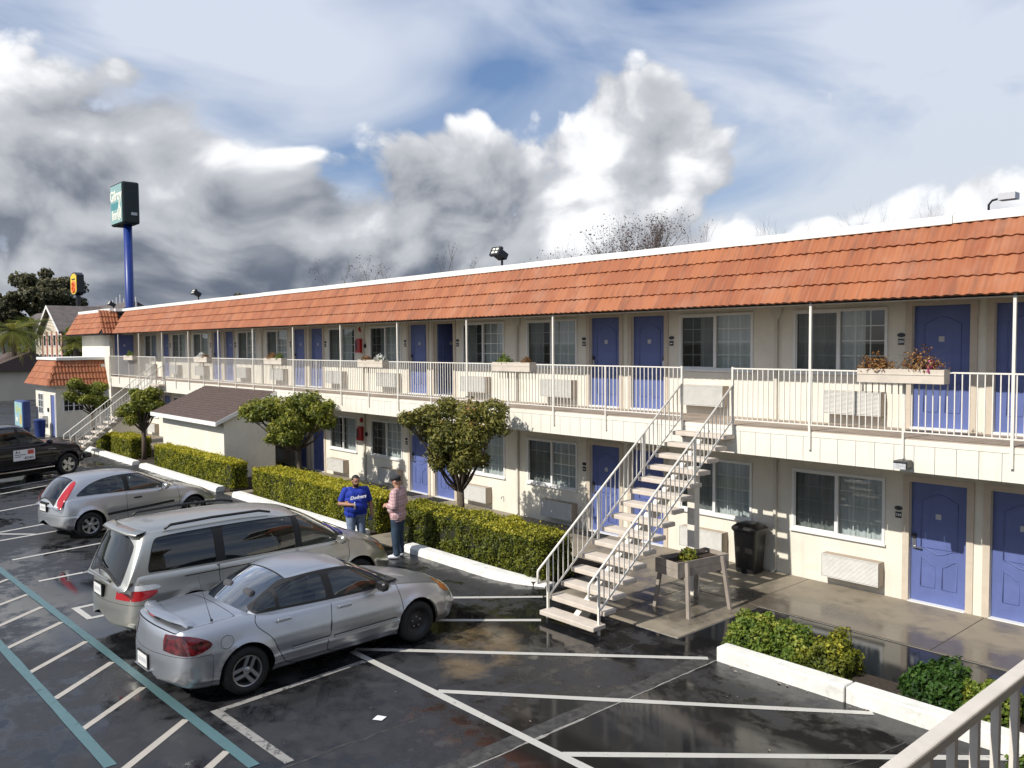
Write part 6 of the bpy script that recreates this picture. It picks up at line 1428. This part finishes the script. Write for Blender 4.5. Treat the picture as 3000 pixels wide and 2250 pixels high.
# sign cabinet by the office
sg = thing('sign_cabinet', 'blue sign cabinet with bright pictured panel at the corner of the office', 'sign', (-50.7, 10.3, 0))
MB().box(-51.65, -49.78, 9.98, 10.36, .22, 1.66).build('cabinet', 'cabinet_blue', sg, bevel=.06); MB().box(-51.57, -49.86, 9.955, 9.9795, .30, 1.58).build('panel', 'cab_face', sg); MB().box(-51.5, -51.3, 10.05, 10.3, 0, .23).build('support', 'cabinet_blue', sg); MB().box(-50.1, -49.9, 10.05, 10.3, 0, .23).build('support', 'cabinet_blue', sg)
text('lettering', 'Gilroy', .5, 'cab_green', sg, (-.02, 9.952-10.3, 1.2), (R(90), 0, 0), bold=.02); text('lettering', 'Inn', .42, 'sign_letter', sg, (-.35, 9.952-10.3, .68), (R(90), 0, 0), bold=.02); MB().box(-50.4, -50.0, 9.948, 9.9545, .42, .95).build('picture_mark', 'cab_yellow', sg)
# shed
def shed():
    t = thing('utility_shed', 'white stucco shed with brown shingle lean to roof against the motel', 'shed', (-29.7, 12, 0)); x0, x1, y0, y1 = -32.55, -26.87, 11.2, 13.0
    zf = lambda y: 2.0+(y-10.88)*.432
    b = MB(); b.poly([(x0, y0, 0), (x1, y0, 0), (x1, y0, zf(y0)-.02), (x0, y0, zf(y0)-.02)]); b.poly([(x1, y0, 0), (x1, y1, 0), (x1, y1, zf(y1)-.02), (x1, y0, zf(y0)-.02)]); b.poly([(x0, y1, 0), (x0, y0, 0), (x0, y0, zf(y0)-.02), (x0, y1, zf(y1)-.02)]); b.build('wall', 'stucco', t)
    a, c = x0-.35, x1+.13
    b = MB(); b.ext([(a, 10.88, zf(10.88)), (c, 10.88, zf(10.88)), (c, 13.02, zf(13.02)), (a, 13.02, zf(13.02))], (0, 0, -.05)); b.build('roof', 'shingle', t)
    MB().ext([(a-.005, 10.865, zf(10.88)-.13), (c+.005, 10.865, zf(10.88)-.13), (c+.005, 10.865, zf(10.88)+.012), (a-.005, 10.865, zf(10.88)+.012)], (0, .018, 0)).build('fascia', 'cap_white', t)
    MB().ext([(c, 10.885, zf(10.88)-.12), (c, 13.02, zf(13.02)-.12), (c, 13.02, zf(13.02)+.012), (c, 10.885, zf(10.88)+.012)], (.018, 0, 0)).build('barge_board', 'cap_white', t)
    # shingle courses: thin overlapping strips of single tabs
    rr = random.Random(8); sd = Vector((0, 1, .432)).normalized(); sn = Vector((0, -.432, 1)).normalized(); tabs = []
    for r in range(15):
        x = a+.001-(0 if r % 2 else .15)
        while x < c-.05: w = rr.uniform(.26, .34); tabs.append((max(x, a), min(x+w-.012, c), r)); x += w
    me_ = {}
    rest = MB(); k = 0
    for u, v, r in tabs:
        p = Vector((0, 10.885, zf(10.88)+.002))+sd*(r*.155); q = p+sd*.2; lf_ = sn*(.012+rr.uniform(0, .004))
        bb = MB(); P = [Vector((u, 0, 0))+p+lf_, Vector((v, 0, 0))+p+lf_, Vector((v, 0, 0))+q, Vector((u, 0, 0))+q]; 
        tgt = bb if k < 295 else rest; tgt.ext([tuple(w_) for w_ in P], tuple(-sn*.008))
        if k < 295: o = bb.build('shingle', 'shingle', t); k += 1
    if rest.f: rest.build('more_shingle', 'shingle', t)['kind'] = 'stuff'
shed()
# tall motel sign
def motel_sign():
    p = at_depth(378, 800, 60); t = thing('motel_sign', 'tall green Gilroy Inn sign box on a blue pole', 'sign', (p.x, p.y, 0)); x, y = p.x, p.y
    t['label'] = 'tall dark green sign box with white lettering on a blue pole'
    MB().tube([(x, y, 0), (x, y, 13.3)], .29, 20).build('pole', 'pole_blue', t, smooth=True)
    zc0, zc1 = 13.15, 16.1; fx0, fx1, fy0, fy1 = x-1.75, x+1.0, y-.62, y+.55
    MB().box(fx0, fx1, fy0, fy1, zc0, zc1).build('sign_box', 'sign_green', t, bevel=.13)
    o = MB().box(fx0+.14, fx1-.12, fy0-.012, fy0-.0005, zc0+.14, zc1-.14).build('sign_face', 'sign_face', t); cx = (fx0+fx1)/2
    L = lambda q: (q[0]-x, q[1]-y, q[2])
    def put(ob): return ob
    MB().box(fx0+.2, fx1-.75, fy0-.016, fy0-.0125, 14.25, 14.75).build('sign_band', 'sign_teal', t)
    text('lettering', 'Gilroy', 1.0, 'sign_letter', t, L((cx, fy0-.02, 15.2)), (R(90), 0, 0), bold=.03, ext=.006); text('lettering', 'Inn', .95, 'sign_letter', t, L((cx-.35, fy0-.02, 13.85)), (R(90), 0, 0), bold=.03, ext=.006)
    g = MB(); gx, gz = cx+.72, 13.95
    pts = [(.0, 1.05), (.10, .75), (.16, .45), (.40, .25), (.46, -.05), (.36, -.38), (.12, -.52), (-.12, -.52), (-.36, -.38), (-.46, -.05), (-.40, .25), (-.16, .45), (-.08, .75)]
    g.ext([(gx+a*.9, fy0-.018, gz+c) for a, c in pts], (0, -.012, 0)); g.build('garlic_emblem', 'sign_letter', t)
    for s in (-1, 1): MB().tube([(gx+s*.05, fy0-.032, gz-.45), (gx+s*.2, fy0-.032, gz-.1), (gx+s*.05, fy0-.032, gz+.35)], .016, 5).build('emblem_line', 'sign_teal', t)
    MB().box(fx1+.001, fx1+.05, y-.05, y+.35, 13.75, 13.95).build('service_plate', 'label_grey', t)
motel_sign()
# second sign further off
p = at_depth(228, 850, 120); t = thing('roadside_sign', 'distant yellow and red badge shaped sign in a black box', 'sign', (p.x, p.y, 0)); x, y, zc = p.x, p.y, at_depth(226, 832, 120).z
def badge(w, h, cut): return [(-w, -h+cut), (-w, h-cut), (-w*.35, h), (w*.35, h), (w, h-cut), (w, -h+cut), (w*.35, -h), (-w*.35, -h)]
MB().tube([(x, y, 0), (x, y, zc-1)], .3, 12).build('pole', 'black_metal', t); MB().ext([(x-.3+a*1.35, y-.45, zc+c*1.12) for a, c in badge(1.2, 1.45, .35)], (0, .95, 0)).build('sign_box', 'black_metal', t)
MB().ext([(x-.3+a*1.25, y-.455, zc+c) for a, c in badge(1.2, 1.45, .4)], (0, -.02, 0)).build('sign_face', 'sign_yellow', t); MB().ext([(x-.3+a, y-.477, zc-.42+c) for a, c in badge(1.25, .88, .3)], (0, -.01, 0)).build('sign_panel', 'sign_orange', t)
b = MB()
for cz, rr_ in ((-.15, .36), (-.78, .44)):
    b.tube([(x-.3+rr_*math.cos(a)*1.2, y-.49, zc+cz+rr_*math.sin(a)*.85) for a in [2*math.pi*i/16 for i in range(17)]], .14, 6)
b.build('figure_eight', 'sign_red', t); MB().box(x-1.2, x+.6, y-.479, y-.4765, zc+.55, zc+.75).build('lettering', 'leaf_oak', t)
# hotel with gables
def hotel():
    p = at_depth(195, 1000, 92); x, y = p.x, p.y; t = thing('hotel_building', 'cream and pink three storey hotel with gabled roofs beyond the motel', 'hotel', (x, y, 0)); d = 9
    x0, x1 = x-14, x+3.2; hz = 6.2
    MB().box(x0, x1, y, y+d, 0, hz).build('wall', 'hotel_wall', t)
    gx0, gx1 = x-5.2, x+3.4; gm = (gx0+gx1)/2
    MB().ext([(gx0, y-1.2, 0), (gx1, y-1.2, 0), (gx1, y-1.2, hz), (gm, y-1.2, hz+2.5), (gx0, y-1.2, hz)], (0, 1.3, 0)).build('gable_wall', 'hotel_wall', t)
    for s, a in ((-1, gx0), (1, gx1)):
        MB().ext([(gm, y-1.7, hz+2.6), (a+s*.6, y-1.7, hz-.3), (a+s*.6, y-1.7, hz-.05), (gm, y-1.7, hz+2.85)], (0, 6, 0)).build('gable_roof', 'shingle_grey', t); MB().ext([(gm, y-1.75, hz+2.55), (a+s*.65, y-1.75, hz-.4), (a+s*.65, y-1.75, hz-.1), (gm, y-1.75, hz+2.87)], (0, .045, 0)).build('barge_board', 'cap_white', t)
    MB().ext([(x0-20, y-.6, hz-.1), (x0-20, y+d/2, hz+3.1), (x0-20, y+d+.6, hz-.1)], (x1-x0+26, 0, 0)).build('roof', 'shingle_grey', t)
    for i in range(5): MB().box(gx0-.2+i*2.1 if i else gx0-.1, gx0+.25+i*2.1, y-1.28, y-1.205, 0, hz).build('pilaster', 'hotel_pink', t)
    k = 0
    for zz in (.4, 2.5, 4.6):
        for i in range(4):
            wx = gx0+.75+i*2.1; f = MB().box(wx, wx+1.0, y-1.26, y-1.206, zz, zz+1.25).build('window', 'frame_white', t); link('pane', MB().box(wx+.07, wx+.93, y-1.275, y-1.2605, zz+.07, zz+1.18).mesh('pane', 'car_glass_dark', org=ORG[t.name]), f)
        for i in range(5):
            wx = x0+.5+i*1.7; f = MB().box(wx, wx+.9, y-.06, y-.005, zz, zz+1.25).build('window', 'frame_white', t); link('pane', MB().box(wx+.07, wx+.83, y-.075, y-.0605, zz+.07, zz+1.18).mesh('pane', 'car_glass_dark', org=ORG[t.name]), f)
    for i in range(7): MB().tube([(x+1.5+i*1.3, y+d/2, hz+2.3), (x+1.5+i*1.3, y+d/2, hz+3.5+.25*(i % 3))], .09, 6).build('roof_vent', 'label_grey', t)
hotel()
def low_house(label, px, depth, w, h, rise, dpt, mat, lift=0):
    x, y = ground_under(px, depth); t = thing('low_building', label, 'building', (x, y, 0), 'low roofs across the street')
    MB().box(x-w/2, x+w/2, y, y+dpt, 0, h).build('wall', 'hotel_wall', t); MB().ext([(x-w/2-.5, y-.7, h-.1), (x-w/2-.5, y+dpt/2, h+rise), (x-w/2-.5, y+dpt+.7, h-.1)], (w+1, 0, 0)).build('roof', mat, t)
    for i in range(3): f = MB().box(x-w/2+1+i*w/3, x-w/2+2.2+i*w/3, y-.04, y-.003, .9, 2.0).build('window', 'frame_white', t); link('pane', MB().box(x-w/2+1.08+i*w/3, x-w/2+2.12+i*w/3, y-.055, y-.0405, .98, 1.92).mesh('pane', 'car_glass_dark', org=ORG[t.name]), f)
low_house('low brown roofed building behind the office', 96, 78, 7, 2.2, 1.2, 6, 'shingle')
low_house('low brown roofed building at the left edge', -60, 72, 7, 2.6, 1.5, 6, 'shingle')
# a distant wooded rise
b = MB(); rows = [[], []]; rr = random.Random(4)
for i in range(41):
    a = R(120+i*2.5); dd = 900; hh = 26+14*math.sin(i*.7)+9*math.sin(i*1.9+1)+rr.uniform(-3, 3); rows[0].append((dd*math.cos(a), dd*math.sin(a), -2)); rows[1].append((dd*math.cos(a)*1.1, dd*math.sin(a)*1.1, hh))
pm('hill_green', (.035, .05, .035), .95, var=.3, ns=.02); struct(b.grid(rows).build('hills', 'hill_green'))
